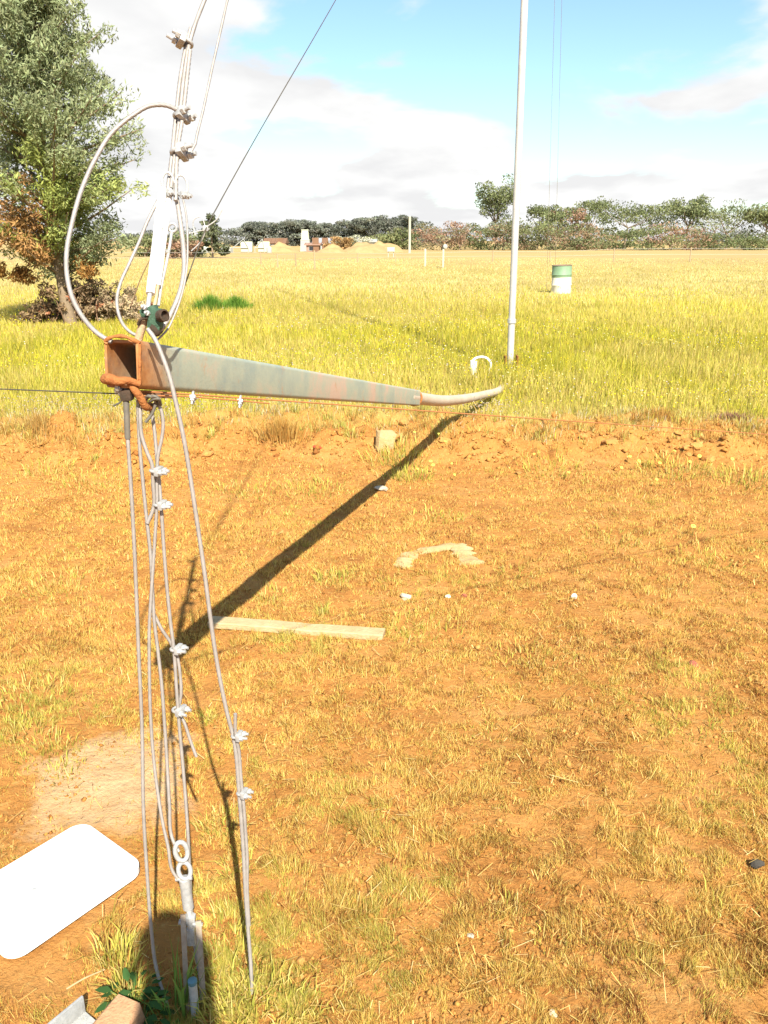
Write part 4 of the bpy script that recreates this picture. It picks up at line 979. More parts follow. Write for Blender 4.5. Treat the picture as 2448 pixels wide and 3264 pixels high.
# fourth: the long slack cable passing in front of the beam to the right
c4 = rope('anchor_cable', 'slack cable crossing in front of the box section, rightmost of the downward cables', rope_pts([(470, 1048, 1.535), (490, 1075, 1.53), (515, 1130, 1.525), (540, 1200, 1.52), (562, 1290, 1.515), (580, 1370, 1.512), (600, 1480, 1.51), (614, 1570, 1.508), (632, 1690, 1.505), (651, 1820, 1.50), (668, 1950, 1.495), (688, 2090, 1.49), (708, 2200, 1.485), (727, 2285, 1.48), (744, 2350, 1.475), (754, 2420, 1.47), (760, 2500, 1.465), (767, 2590, 1.46), (775, 2700, 1.45), (782, 2840, 1.435), (792, 2980, 1.415), (800, 3090, 1.40), (802, 3170, 1.385), (795, 3262, 1.34)]), 0.0046, group=G_DOWN)
rope(None, None, rope_pts([(750, 2275, 1.465), (750, 2330, 1.468), (762, 2400, 1.472), (768, 2480, 1.468), (776, 2560, 1.462), (782, 2640, 1.457), (788, 2740, 1.447), (788, 2830, 1.437), (794, 2950, 1.42)]), 0.0040, parent=c4, part='tail')
wire_clip(c4, at(752, 2345, 1.472), at(748, 2325, 1.472) - at(755, 2365, 1.472), (1, -0.25, 0.3), s=0.95)
wire_clip(c4, at(769, 2527, 1.463), at(766, 2505, 1.463) - at(772, 2550, 1.463), (1, -0.35, 0.3), s=0.95)

# chain link, jaw and rod down to the anchor
t1 = empty('turnbuckle', at(615, 3010, 1.43), 'white galvanised link and jaw turnbuckle above the ground anchor', 'turnbuckle')
d_ = at(598, 2800, 1.43) - at(570, 2700, 1.44); 
mb = MB(); mb.torus(at(578, 2714, 1.438), np.cross(d_, [0.9, 0.5, 0.4]), 0.0125, 0.0052, n=30, sides=10, stretch=1.75, hint=d_); mb.build('chain_link', 'galvanised', t1)
mb = MB(); mb.torus(at(588, 2775, 1.432), (0.25, -1, 0.3), 0.0125, 0.0050, n=30, sides=10, stretch=1.5, hint=d_); mb.build('bow_shackle', 'galvanised', t1)
mb = MB(); mb.cyl(at(560, 2802, 1.43), at(612, 2798, 1.43), 0.0048); mb.build('shackle_pin', 'galvanised', t1)
mb = MB(); mb.lathe(at(588, 2800, 1.432), at(602, 2905, 1.43) - at(588, 2800, 1.432), [(0.006, -0.004), (0.0125, 0.0), (0.0115, 0.03), (0.0120, 0.078), (0.006, 0.082)], 14); mb.build('jaw_body', 'galvanised', t1)
mb = MB(); mb.cyl(at(602, 2895, 1.43), at(612, 3005, 1.425), 0.0060); mb.build('threaded_rod', 'galvanised_dull', t1)
mb = MB(); mb.lathe(at(606, 2918, 1.428), at(612, 3005, 1.425) - at(606, 2918, 1.428), [(0.006, 0), (0.0125, 0.0005), (0.0125, 0.011), (0.006, 0.0115)], 6); mb.build('lock_nut', 'galvanised_dull', t1, angle=20)
mb = MB(); mb.bbox(at(609, 2985, 1.426), (0.018, 0.012, 0.045), 0.002); mb.build('clevis', 'galvanised_dull', t1)
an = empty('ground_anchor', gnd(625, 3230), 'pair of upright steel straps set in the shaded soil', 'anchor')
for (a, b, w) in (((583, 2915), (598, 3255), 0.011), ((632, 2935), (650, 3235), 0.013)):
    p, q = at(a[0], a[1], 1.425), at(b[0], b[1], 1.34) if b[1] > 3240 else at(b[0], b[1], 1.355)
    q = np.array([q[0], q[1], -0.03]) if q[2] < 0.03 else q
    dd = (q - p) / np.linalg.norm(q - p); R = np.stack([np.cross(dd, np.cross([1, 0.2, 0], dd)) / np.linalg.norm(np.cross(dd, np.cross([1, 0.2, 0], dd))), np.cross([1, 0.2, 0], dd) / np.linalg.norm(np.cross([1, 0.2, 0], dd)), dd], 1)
    mb = MB(); mb.bbox((p + q) / 2, (w, 0.006, np.linalg.norm(q - p)), 0.001, R); mb.build('strap', 'rust_shaded', an)
mb = MB(); mb.cyl(at(570, 2938, 1.43), at(645, 2950, 1.43), 0.006); mb.build('cross_bolt', 'galvanised', an)
b0, b1 = gnd(622, 3228, 0.0), at(614, 3135, gnd(622, 3228, 0)[1])
mb = MB(); mb.tube(np.linspace(b0 - [0, 0, 0.02], b1, 40), 0.0085 + 0.0008 * (np.arange(40) % 2), 14); ab = mb.build('threaded_stud', 'galvanised_dull', an)
mb = MB(); mb.lathe(b1, (0, 0, 1), [(0.0085, 0), (0.010, 0.001), (0.010, 0.009), (0.007, 0.011)], 14); mb.build('blue_cap', 'bolt_blue', ab)

# ------------------------------------------------------------------ above the beam
def yu(py): return 1.58 + 0.44 * max(0, 1080 - py) / 1080
def U(spec, dy=0.0): return [at(x, y, yu(y) + dy) for x, y in spec]
c5 = rope('top_guy', 'thick steel guy rising to the mast top with three rope clips', U([(545, 600), (556, 510), (572, 380), (586, 250), (606, 130), (632, 50), (652, 0)]) + [mast_at(17.8)], 0.0046, group=G_UP, step=0.012)
rope(None, None, U([(530, 640), (548, 500), (560, 380), (578, 230), (595, 140), (608, 90)], 0.006), 0.0046, parent=c5, part='doubled_strand')
rope(None, None, U([(560, 640), (566, 480), (584, 360), (600, 215), (606, 160)], -0.004), 0.0046, parent=c5, part='second_strand')
wire_clip(c5, U([(594, 137)])[0], U([(606, 110)])[0] - U([(586, 170)])[0], (-0.9, -0.4, 0.5), s=1.35)
wire_clip(c5, U([(574, 372)])[0], U([(580, 340)])[0] - U([(568, 400)])[0], (0.9, -0.4, 0.4), s=1.35)
wire_clip(c5, U([(566, 488)])[0], U([(568, 460)])[0] - U([(563, 520)])[0], (1, -0.4, 0.0), s=1.4)
c6 = rope('big_loop_cable', 'large open loop of cable swinging out left above the pole end', U([(566, 350), (530, 336), (480, 337), (420, 370), (360, 420), (305, 505), (262, 600), (230, 710), (213, 800), (214, 880), (235, 960), (272, 1022), (318, 1068), (356, 1090)], -0.02), 0.0048, group=G_UP)
c7 = rope('small_loop_cable', 'smaller cable loop left of the white sleeves', U([(512, 625), (490, 665), (468, 710), (446, 765), (412, 840), (385, 900), (373, 950), (378, 1000), (398, 1042), (424, 1064), (445, 1072)], -0.012), 0.0034, group=G_UP)
c8 = rope('right_guy', 'bright steel guy on the right of the clip bundle, straight to mid mast', U([(586, 500), (612, 480), (630, 420), (680, 200), (725, 0)]) + [mast_at(14.2)], 0.0028, group=G_UP, step=0.02)
c9 = rope('thin_guy', 'thin dark diagonal guy wire running up to the right', [at(515, 1062, 1.60), at(575, 945, 1.68), at(610, 850, 1.76), at(660, 720, 1.88), at(695, 655, 1.96), at(1070, 0, 2.86), mast_at(7.3)], 0.0013, 'dark_wire', group=G_UP, lobed=False)
for k, sp in enumerate((((655, 725), (690, 700), (708, 668)), ((655, 725), (640, 690), (618, 700), (622, 750)), ((600, 745), (640, 735), (668, 730)), ((610, 800), (640, 770), (660, 722)))):
    mb = MB(); mb.tube(smooth_path([at(x, y, 1.88) for x, y in sp], 14)[0], 0.0013, 6); mb.build('tie_wire', 'galvanised_dull', c9)
mb = MB(); mb.bbox(at(655, 728, 1.88), (0.012, 0.01, 0.012), 0.002); mb.build('ferrule', 'galvanised_dull', c9)
c10 = rope('bowed_cable', 'white bowed cable curving down right of the eye bolt into the green clamp', U([(556, 600), (568, 660), (578, 730), (586, 800), (586, 870), (574, 930), (552, 985), (528, 1030), (505, 1060)], 0.012), 0.0052, group=G_UP)
c11 = rope('bowed_wire', 'thin bowed wire just right of the white bowed cable', U([(578, 610), (594, 690), (598, 770), (596, 850), (582, 930), (558, 1000), (530, 1055), (500, 1085)], -0.005), 0.0021, 'rope_steel', group=G_UP)
# turnbuckles in white plastic sleeves
e = empty('white_sleeve', at(478, 1000, 1.585), 'thick white plastic sleeve over a rod above the green clamp', 'sleeve', G_UP)
mb = MB(); P = smooth_path(U([(520, 600), (509, 680), (497, 790), (488, 860), (479, 936)], -0.01), 20)[0]; mb.tube(P, [0.006, 0.0075] + [0.0085] * 18, 18); mb.build('sleeve', 'white_plastic', e)
mb = MB(); mb.tube(smooth_path(U([(480, 925), (474, 960), (470, 1000)], -0.01), 8)[0], 0.0045, 12); mb.build('rod', 'galvanised', e)
e = empty('narrow_sleeve', at(503, 985, 1.60), 'narrower white sleeve between thick sleeve and eye bolt', 'sleeve', G_UP)
mb = MB(); P = smooth_path(U([(543, 600), (533, 690), (521, 780), (511, 860), (504, 910)], 0.005), 16)[0]; mb.tube(P, 0.0050, 14); mb.build('sleeve', 'white_plastic', e)
mb = MB(); mb.tube(smooth_path(U([(504, 905), (499, 940), (490, 985)], 0.005), 8)[0], 0.0032, 10); mb.build('rod', 'rust_pale', e)
e = empty('eye_bolt', at(512, 985, 1.62), 'slim eye bolt with round ring right of the white sleeves', 'eye bolt', G_UP)
mb = MB(); mb.torus(at(550, 726, yu(726) + 0.02), (0.1, -1, 0.1), 0.0078, 0.0026, n=24, sides=8); mb.build('ring', 'galvanised', e)
mb = MB(); mb.tube(smooth_path(U([(547, 742), (540, 790), (528, 850), (513, 918), (505, 975)], 0.02), 14)[0], 0.0030, 10); mb.build('shank', 'galvanised', e)
mb = MB(); mb.lathe(at(532, 806, yu(806) + 0.02), (0.1, 0, 1), [(0.003, 0), (0.006, 0.0005), (0.006, 0.006), (0.003, 0.0065)], 6); mb.build('nut', 'galvanised', e, angle=20)
# thimbles with small clips where the strands turn back
for (px, py, lab) in ((536, 592, 'small wire thimble with clip, left of the pair under the clips'), (578, 600, 'small wire thimble with clip, right of the pair under the clips')):
    e = empty('thimble', U([(px, py + 40)])[0], lab, 'thimble', G_UP)
    mb = MB(); mb.torus(U([(px, py - 8)])[0], (0.2, -1, 0.1), 0.012, 0.0024, n=26, sides=8, stretch=1.7); mb.build('loop', 'galvanised_dull', e)
    wire_clip(e, U([(px + 4, py + 22)])[0], (0.1, 0, 1), (0.8, -0.6, 0.1), s=0.8)
# the dark green clamp block
e = empty('green_clamp', at(490, 1058, 1.57), 'dark green iron clamp block gripping cables above the pole end', 'clamp')
mb = MB(); mb.bbox(at(498, 1010, 1.565), (0.030, 0.034, 0.046), 0.007, Matrix.Rotation(0.2, 3, 'Y')); mb.build('body', 'green_iron', e)
mb = MB(); mb.bbox(at(474, 980, 1.565), (0.038, 0.026, 0.018), 0.005, Matrix.Rotation(-0.3, 3, 'Y')); mb.build('jaw', 'green_iron', e)
mb = MB(); mb.lathe(at(508, 1000, 1.55), (0.8, -0.55, 0.15), [(0.008, 0), (0.0125, 0.004), (0.0135, 0.012), (0.0135, 0.020), (0.010, 0.021), (0.009, 0.012)], 20); mb.build('round_end', 'brown_rubber', e)
mb = MB(); mb.lathe(at(494, 1048, 1.56), (0.2, -0.1, -1), [(0.013, -0.012), (0.015, 0), (0.011, 0.012), (0.006, 0.016)], 14); mb.build('tail_boss', 'brown_rubber', e)
for (px, py) in ((458, 968), (470, 990)):
    mb = MB(); mb.lathe(at(px, py, 1.55), (-0.35, -1, 0.4), [(0.003, -0.008), (0.006, 0), (0.006, 0.006), (0.0035, 0.0065), (0.0033, 0.012)], 6); mb.build('bolt', 'galvanised_dull', e, angle=20)
mb = MB(); mb.tube(smooth_path([at(432, 1032, 1.56), at(440, 1015, 1.555), at(470, 1005, 1.55)], 8)[0], 0.003, 8); mb.build('stay_strap', 'brown_rubber', e)
e.scale = (0.86, 0.86, 0.86)

# lateral stays
c = rope('side_stay', 'thin rusty stay wire running right from under the pole end', [at(430, 1246, 1.57), at(560, 1254, 1.62), at(765, 1268, 1.72), at(1500, 1320, 2.2), at(2450, 1385, 3.2), at(3400, 1450, 5.0)], 0.0017, 'rust_wire', group='lateral stay wires at the pole end', lobed=False, root_at=at(3400, 1450, 5.0))
mb = MB(); mb.tube(smooth_path([at(455, 1262, 1.565), at(560, 1262, 1.61), at(700, 1272, 1.68), at(860, 1286, 1.76)], 24)[0], 0.0016, 7); mb.build('doubled_end', 'rust_wire', c)
for (px, py, Y) in ((616, 1258, 1.64), (767, 1271, 1.72)):
    wire_clip(c, at(px, py, Y), at(px + 20, py + 2, Y) - at(px - 20, py - 1, Y), (0.0, -0.5, -1), s=0.72, dist=0.008)
c = rope('side_stay', 'thin dark stay wire running left from under the pole end', [at(405, 1256, 1.55), at(200, 1248, 1.62), at(0, 1240, 1.70), at(-900, 1215, 2.2)], 0.0013, 'dark_wire', group='lateral stay wires at the pole end', lobed=False, root_at=at(-900, 1215, 2.2))
wire_clip(c, at(382, 1250, 1.545), (1, 0, 0), (0.2, -0.6, 1), s=0.85, dist=0.006)
mb = MB(); mb.tube(smooth_path([at(392, 1258, 1.54), at(383, 1282, 1.535), at(360, 1294, 1.53)], 10)[0], 0.0018, 7); mb.build('bent_tail', 'dark_wire', c)
e = rope('rope_knot', 'dark rope turns wrapped round the bottom hook', rope_pts([(462, 1275, 1.55), (475, 1262, 1.54), (492, 1272, 1.545), (490, 1290, 1.56), (470, 1288, 1.565), (472, 1266, 1.545), (498, 1264, 1.54), (506, 1282, 1.555), (488, 1298, 1.57), (478, 1280, 1.55), (502, 1270, 1.54), (512, 1290, 1.56)]), 0.0034, 'rope_dark', cat='knot', step=0.003)
rope(None, None, rope_pts([(496, 1290, 1.55), (484, 1320, 1.548), (464, 1346, 1.545)]), 0.0032, 'rope_dark', parent=e, part='loose_end', step=0.003)
# back guys of the mast
for k, (px, py, z, lab) in enumerate(((1742, 930, 17.5, 'faint back guy wire behind the mast, left of the pair'), (1768, 925, 17.2, 'faint back guy wire behind the mast, right of the pair'))):
    g_ = gnd(px, py); mb = MB(); mb.tube([g_, mast_at(z)], 0.0045, 6)
    tag(mb.build('back_guy', 'galvanised_dull', org=g_), lab, 'cable', 'back guys of the mast')

# ------------------------------------------------------------------ things on the ground
def rounded(w, h, r, k=8):
    pts = []
    for cx, cy, a0 in ((1, 1, 0), (-1, 1, 90), (-1, -1, 180), (1, -1, 270)):
        for i in range(k):
            a = math.radians(a0 + 90 * i / (k - 1)); pts.append(((w / 2 - r) * cx + r * math.cos(a), (h / 2 - r) * cy + r * math.sin(a)))
    return pts
ZP = 0.034
T_, R_, B_, L2 = gnd(262, 2597, ZP), gnd(452, 2760, ZP), gnd(45, 3045, ZP), gnd(-160, 2885, ZP)
pc = (T_ + R_ + B_ + L2) / 4; ex = (R_ - T_ + B_ - L2); lx = np.linalg.norm(ex) / 2; ex /= np.linalg.norm(ex)
ey = (T_ - L2 + R_ - B_); ly = abs(np.dot(ey, np.cross([0, 0, 1.0], ex))) / 2; ey = np.cross([0, 0, 1.0], ex)
e = empty('plastic_tray', [pc[0], pc[1], 0], 'white rounded plastic tray lying face down at the lower left edge', 'tray')
poly = rounded(lx, ly, 0.042)
R3 = np.stack([ex, ey, [0, 0, 1]], 1)
mb = MB(); n_ = len(poly); po = np.array(poly)
rings = [(1.0, ZP - 0.022), (1.0, ZP - 0.003), (0.985, ZP), (0.93, ZP + 0.001), (0.91, ZP - 0.002), (0.0, ZP - 0.002)]
V = []
for s, z in rings[:-1]: V += [(pc * [1, 1, 0] + ex * x * s + ey * y * s + np.array([0, 0, z])) for x, y in po]
fs = [(i * n_ + j, i * n_ + (j + 1) % n_, (i + 1) * n_ + (j + 1) % n_, (i + 1) * n_ + j) for i in range(4) for j in range(n_)] + [tuple(4 * n_ + j for j in range(n_)), tuple(range(n_))[::-1]]
mb.add(V, fs); lid = mb.build('panel', 'white_plastic', e)
for k_, (sx, sy) in enumerate(((-1, -1), (1, -1), (1, 1), (-1, 1))):
    q_ = pc * [1, 1, 0] + ex * sx * lx * 0.30 + ey * sy * ly * 0.26
    mb = MB(); mb.bbox(q_ + [0, 0, (ZP - 0.023) / 2 - 0.005], (0.04, 0.04, ZP - 0.013), 0.003, R3); mb.build('foot', 'white_plastic', e)
for (px, py) in ((110, 2838), (-20, 2900)):
    mb = MB(); mb.lathe(gnd(px, py, ZP - 0.004), (0, 0, 1), [(0.003, 0), (0.006, 0.001), (0.006, 0.004), (0.004, 0.005)], 12); mb.build('rivet', 'galvanised', lid)

def lumpy(seed, sx, sy, sz, k=2, rough=0.22):
    bm = bmesh.new(); bmesh.ops.create_icosphere(bm, subdivisions=k, radius=1.0)
    P = np.array([v.co[:] for v in bm.verts]); bm.verts.index_update(); fs = [tuple(v.index for v in f.verts) for f in bm.faces]; bm.free()
    r = np.random.default_rng(seed); d = np.zeros(len(P))
    for _ in range(7):
        n = r.normal(size=3); n /= np.linalg.norm(n); d -= np.maximum(0, P @ n - r.uniform(0.45, 0.8)) * 0.8
    P = P * (1 + d + r.normal(0, rough * 0.18, len(P)))[:, None] * [sx, sy, sz]
    return P, fs
def stone(px, py, s, m, label, name='stone', cat='stone', seed=0, flat=0.6, sink=0.25, group=None, asp=1.0, rz=0.0):
    c = gnd(px, py); c[2] = float(ground_z(c[0], c[1]))
    P, fs = lumpy(seed + int(px), s, s * asp, s * flat)
    cr, sr = math.cos(rz), math.sin(rz); P = P @ np.array([[cr, sr, 0], [-sr, cr, 0], [0, 0, 1]])
    mb = MB(); mb.add(P + c + [0, 0, s * flat * (1 - 2 * sink)], fs)
    return tag(mb.build(name, m, angle=30), label, cat, group)
stone(1290, 1908, 0.034, 'stone', 'pale stone in the stubble left of the small white stone', flat=0.55)
stone(1428, 1906, 0.016, 'white_stone', 'small bright white stone lying in the middle stubble')
stone(1830, 1908, 0.017, 'white_stone', 'white chip standing in the stubble right of centre', flat=1.1, asp=0.5, sink=0.1)
stone(2212, 2118, 0.022, 'red_stone', 'small reddish stone in the stubble far right')
stone(2412, 2765, 0.020, 'dark_stone', 'black stone at the right edge of the stubble', flat=0.7)
stone(1215, 1560, 0.055, 'stone', 'flat grey stone half buried below the bank at the pole shadow', flat=0.35)
stone(1010, 1448, 0.045, 'litter_red', 'red scrap on the soil bank', 'litter_scrap', 'litter', flat=0.5)
stone(1500, 2988, 0.010, 'stone', 'tiny pale stone low in the stubble', flat=0.6)
stone(1765, 3230, 0.011, 'white_stone', 'tiny white pebble near the bottom edge', flat=0.6)
stone(1480, 1900, 0.016, 'red_stone', 'dark reddish curl of bark right of the small white stone', 'bark_scrap', 'bark', flat=0.7, asp=0.5)
stone(1948, 1448, 0.09, 'clod', 'largest cracked soil lump on the bank at the right', 'soil_lump', 'soil lump', flat=0.4, sink=0.45)
stone(960, 3070, 0.012, 'clod', 'small crumb of soil right of the slack cable foot', 'soil_lump', 'soil lump')
# upright pale block at the bank
c = gnd(1228, 1452); c[2] = float(ground_z(c[0], c[1])); r = np.random.default_rng(2)
mb = MB(); mb.bbox(c + [0, 0, 0.06], (0.15, 0.12, 0.17), 0.04, Matrix.Rotation(0.12, 3, 'Y') @ Matrix.Rotation(0.3, 3, 'Z'))
mb.v[-1] += r.normal(0, 0.006, mb.v[-1].shape)
tag(mb.build('concrete_block', 'concrete', angle=30), 'pale concrete block standing on the soil bank left of the shadow', 'block')
# timber offcut, half sunk in the soil
a_, b_ = gnd(672, 1990), gnd(1224, 2034); L_ = np.linalg.norm(b_ - a_); d_ = (b_ - a_) / L_; w_ = np.cross([0, 0, 1.0], d_)
e = empty('timber_offcut', (a_ + b_) / 2, 'weathered timber board lying in the stubble under the pole shadow', 'timber')
mb = MB(); P, n = [], 26; rr = np.random.default_rng(5)
prof = [(-0.034, 0), (-0.034, 0.022), (-0.030, 0.026), (0.030, 0.027), (0.034, 0.022), (0.034, 0)]
for i in range(n):
    s = i / (n - 1); sag = -0.004 * math.exp(-((s - 0.57) / 0.07) ** 2) - 0.004 * (1 - s); wob = rr.normal(0, 0.0012)
    for (u, z) in prof: P.append(a_ + d_ * s * L_ + w_ * (u + wob) + np.array([0, 0, z + sag + 0.004]))
k = len(prof); fs = [(i * k + j, i * k + (j + 1) % k, (i + 1) * k + (j + 1) % k, (i + 1) * k + j) for i in range(n - 1) for j in range(k)] + [tuple(range(k))[::-1], tuple((n - 1) * k + j for j in range(k))]
mb.add(P, fs); mb.build('board', 'weathered_wood', e, angle=30)
# exposed rim of a buried concrete footing
e = empty('buried_footing', gnd(1400, 1775), 'pale broken rim of a buried concrete footing in the stubble', 'footing')
for (spec, rad, hz) in ((((1282, 1812), (1300, 1780), (1335, 1765)), 0.034, 0.020), (((1335, 1764), (1400, 1752), (1450, 1745), (1485, 1748)), 0.030, 0.024), (((1470, 1752), (1485, 1780), (1505, 1802)), 0.042, 0.022)):
    Q = smooth_path([gnd(*p) for p in spec], 12)[0]; mb = MB()
    rr = np.random.default_rng(int(spec[0][0])); mb.tube(Q, rad * 1.3 * (1 + rr.normal(0, 0.22, 12)), 9)
    V = mb.v[-1]; V[:, 2] = V[:, 2] * 0.26 + hz * 0.35 + rr.normal(0, 0.002, len(V)); mb.build('rim_piece', 'concrete', e, angle=35)
# broken brick and steel offcut at the bottom edge
c = gnd(372, 3305); 
mb = MB(); mb.bbox(c + [0.0, 0.0, 0.027], (0.072, 0.10, 0.055), 0.009, Matrix.Rotation(-0.45, 3, 'Z') @ Matrix.Rotation(0.12, 3, 'X')); mb.v[-1] += np.random.default_rng(1).normal(0, 0.0015, mb.v[-1].shape)
tag(mb.build('broken_brick', 'brick_clay', angle=30), 'broken orange brick at the bottom edge left of the shadow', 'brick')
e = empty('steel_channel', gnd(245, 3262), 'grey steel channel offcut at the bottom left edge', 'steel offcut')
c = gnd(248, 3300); RZ = np.array(Matrix.Rotation(-0.62, 3, 'Z'))
mb = MB(); mb.bbox(c + RZ @ [-0.030, -0.02, 0.03], (0.006, 0.12, 0.045), 0.001, RZ); mb.build('flange', 'galvanised', e)
mb = MB(); mb.bbox(c + RZ @ [0.004, -0.02, 0.0065], (0.066, 0.12, 0.005), 0.001, RZ); mb.build('web', 'galvanised_dull', e)
mb = MB(); mb.bbox(c + RZ @ [0.037, -0.02, 0.022], (0.006, 0.12, 0.036), 0.001, RZ); mb.build('flange', 'galvanised_dull', e)
# long pale straw stalk on bare soil
mb = MB(); mb.tube(smooth_path([gnd(212, 3152, .005), gnd(270, 3118, .012), gnd(335, 3090, .010)], 10)[0], np.linspace(0.0022, 0.0014, 10), 6)
tag(mb.build('straw_stalk', 'weathered_wood'), 'single long pale straw stalk on the bare soil at lower left', 'straw')
# bent white conduit by the mast foot
e = empty('white_conduit', gnd(1510, 1212), 'short white pipe with an arched hose near the mast foot', 'pipe')
Yc = gnd(1510, 1212)[1]
mb = MB(); mb.tube(smooth_path([at(1508, 1225, Yc), at(1508, 1180, Yc), at(1510, 1150, Yc)], 8)[0], 0.042, 14); mb.build('standpipe', 'white_plastic', e)
mb = MB(); mb.tube(smooth_path([at(1502, 1162, Yc), at(1510, 1146, Yc), at(1530, 1138, Yc), at(1552, 1142, Yc), at(1564, 1158, Yc), at(1560, 1180, Yc), at(1548, 1210, Yc)], 26)[0], 0.014, 10); mb.build('hose', 'white_plastic', e)

# soil clods on the graded bank
protos = []
for i in range(6):
    P, fs = lumpy(70 + i, 0.05, 0.045, 0.032); mb = MB(); mb.add(P, fs); protos.append(mb)
meshes = []
for i, mb in enumerate(protos):
    m_ = bpy.data.meshes.new('soil_clod'); m_.from_pydata(np.vstack(mb.v).tolist(), [], mb.f); m_.materials.append(MATS['clod']); meshes.append(m_)
r = np.random.default_rng(12)
for i in range(110):
    x = r.uniform(-3.4, 4.0); y = float(bank_line(np.array([x]))[0]) - r.uniform(0.15, 1.1)
    o = bpy.data.objects.new('soil_clod', meshes[i % 6]); col.objects.link(o)
    s = min(1.3, r.gamma(2.0, 0.28) + 0.2); o.scale = (s, s * r.uniform(0.8, 1.2), s * r.uniform(0.7, 1.0)); o.rotation_euler = (r.normal(0, .2), r.normal(0, .2), r.uniform(0, 6.28))
    o.location = (x, y, float(ground_z(x, y)) + 0.008 * s)
    tag(o, 'crumbly orange soil clod on the bank ' + ('left of the hanging cables' if x < -1.9 else 'between the cables and the pole shadow' if x < 0.5 else 'right of the pole shadow'), 'soil clod', 'soil clods along the graded bank')
# yellow everlasting flowers on the bank
def flower_proto():
    e = bpy.data.objects.new('yellow_flower', None); e.empty_display_size = 0.05; ORG[e] = np.zeros(3)
    st = MB(); st.tube(smooth_path([(0, 0, -0.01), (0.004, 0.002, 0.05), (0.0, 0.0, 0.10)], 6)[0], 0.0016, 5); st.build('stem', 'stem_green', e)
    hd = MB(); hd.lathe((0, 0, 0.095), (0.15, -0.5, 1), [(0.003, 0), (0.013, 0.004), (0.021, 0.012), (0.019, 0.016), (0.008, 0.017)], 10); h_ = hd.build('flower_head', 'flower_yellow', e)
    ct = MB(); ct.lathe((0.0018, -0.006, 0.110), (0.15, -0.5, 1), [(0.008, 0), (0.007, 0.003), (0.002, 0.005)], 8); ct.build('centre', 'flower_centre', h_)
    return e
fp = flower_proto(); col.objects.link(fp)
spots = [(1320, 1415), (1395, 1420), (1418, 1430), (1372, 1462), (1448, 1500), (1330, 1490), (1380, 1480), (1440, 1465), (1700, 1460), (1810, 1500), (1978, 1490), (2005, 1455), (2032, 1480), (2100, 1470), (2146, 1440), (2195, 1470), (2225, 1462), (2090, 1525), (2205, 1700), (2330, 1465), (2410, 1780), (1925, 1300), (1950, 1295), (2180, 1240), (2280, 1245), (2050, 1235)]
for i, (px, py) in enumerate(spots):
    o = fp if i == 0 else copy_tree(fp)
    c = gnd(px, py + (28 if py < 1560 else 14)); o.location = (c[0], c[1], float(ground_z(c[0], c[1]))); s = random.uniform(0.42, 0.7); o.scale = (s, s, s * random.uniform(0.7, 1.3)); o.rotation_euler = (0, 0, random.uniform(-0.6, 0.6))
    tag(o, 'pale yellow button flower ' + ('on the bank beside the pole shadow' if px < 1500 else 'in the pasture grass above the right bank' if py < 1400 else 'out in the stubble at the right' if py > 1600 else 'on the right part of the earth bank'), 'flower', 'yellow flowers along the bank')

# ------------------------------------------------------------------ middle distance
def drum():
    c = gnd(1788, 940); e = empty('steel_drum', c, 'green and white steel drum standing in the pasture', 'drum')
    R, H = 0.295, 0.90
    def lay(z0, z1, m, nm, ribs=()):
        pr = [(R - 0.02, z0), (R, z0)]
        for rz in ribs: pr += [(R, rz - 0.02), (R + 0.012, rz), (R, rz + 0.02)]
        mb = MB(); mb.lathe(c, (-0.03, 0, 1), pr + [(R, z1), (R - 0.02, z1)], 32); return mb.build(nm, m, e)
    lay(0, 0.52, 'drum_white', 'lower_body', (0.30,)); lay(0.5205, 0.86, 'drum_green', 'upper_body', (0.60,))
    mb = MB(); mb.torus(c + np.array([-0.026, 0, 0.87]), (-0.03, 0, 1), R - 0.002, 0.014, n=32, sides=8); mb.build('rim', 'drum_rim', e)
    mb = MB(); mb.lathe(c + np.array([-0.026, 0, 0.835]), (-0.03, 0, 1), [(0.02, 0), (R - 0.01, 0.0), (R - 0.01, 0.012), (0.02, 0.012)], 32); mb.build('lid', 'drum_rim', e)
drum()

# fence posts and posts beyond
def post(px, top, base, r, m, name, label, cat='fence post', group=None, sq=False):
    Y = gnd(px, base)[1]; c = np.array([at(px, base, Y)[0], Y, 0.0]); h = at(px, top, Y)[2]
    e = empty(name, c, label, cat, group); mb = MB()
    if sq: mb.bbox(c + [0, 0, h / 2 - 0.1], (2 * r, 2 * r, h + 0.2), r * 0.2); mb.build('shaft', m, e)
    else: mb.tube(smooth_path([c + [0, 0, -0.2], c + [0.01, 0, h * 0.5], c + [0, 0, h]], 6)[0], np.linspace(r * 1.08, r * 0.9, 6), 10); mb.build('shaft', m, e)
    return e, c, h
G_F = 'posts of the far paddock fence'
fence = []
for px, tp, bs, lab in ((885, 808, 856, 'pale fence post left of the other wooden posts near the sheds'), (943, 806, 852, 'slim fence post below the cream tower'), (1003, 798, 862, 'taller brown fence post right of the cream tower'),
                        (832, 802, 846, 'short fence post below the brown shed'), (1140, 806, 838, 'small fence post in front of the earth mound'), (1260, 806, 836, 'small fence post beside the white meter box'),
                        (1570, 798, 838, 'fence post just left of the mast'), (1752, 800, 838, 'thin fence post above the steel drum'), (1955, 790, 838, 'dark fence post right of the steel drum'), (2198, 788, 838, 'dark fence post near the right edge')):
    fence.append(post(px, tp, bs, 0.045, 'post_wood', 'fence_post', lab, group=G_F))
pts_ = sorted([(c, h) for _, c, h in fence], key=lambda t: t[0][0])
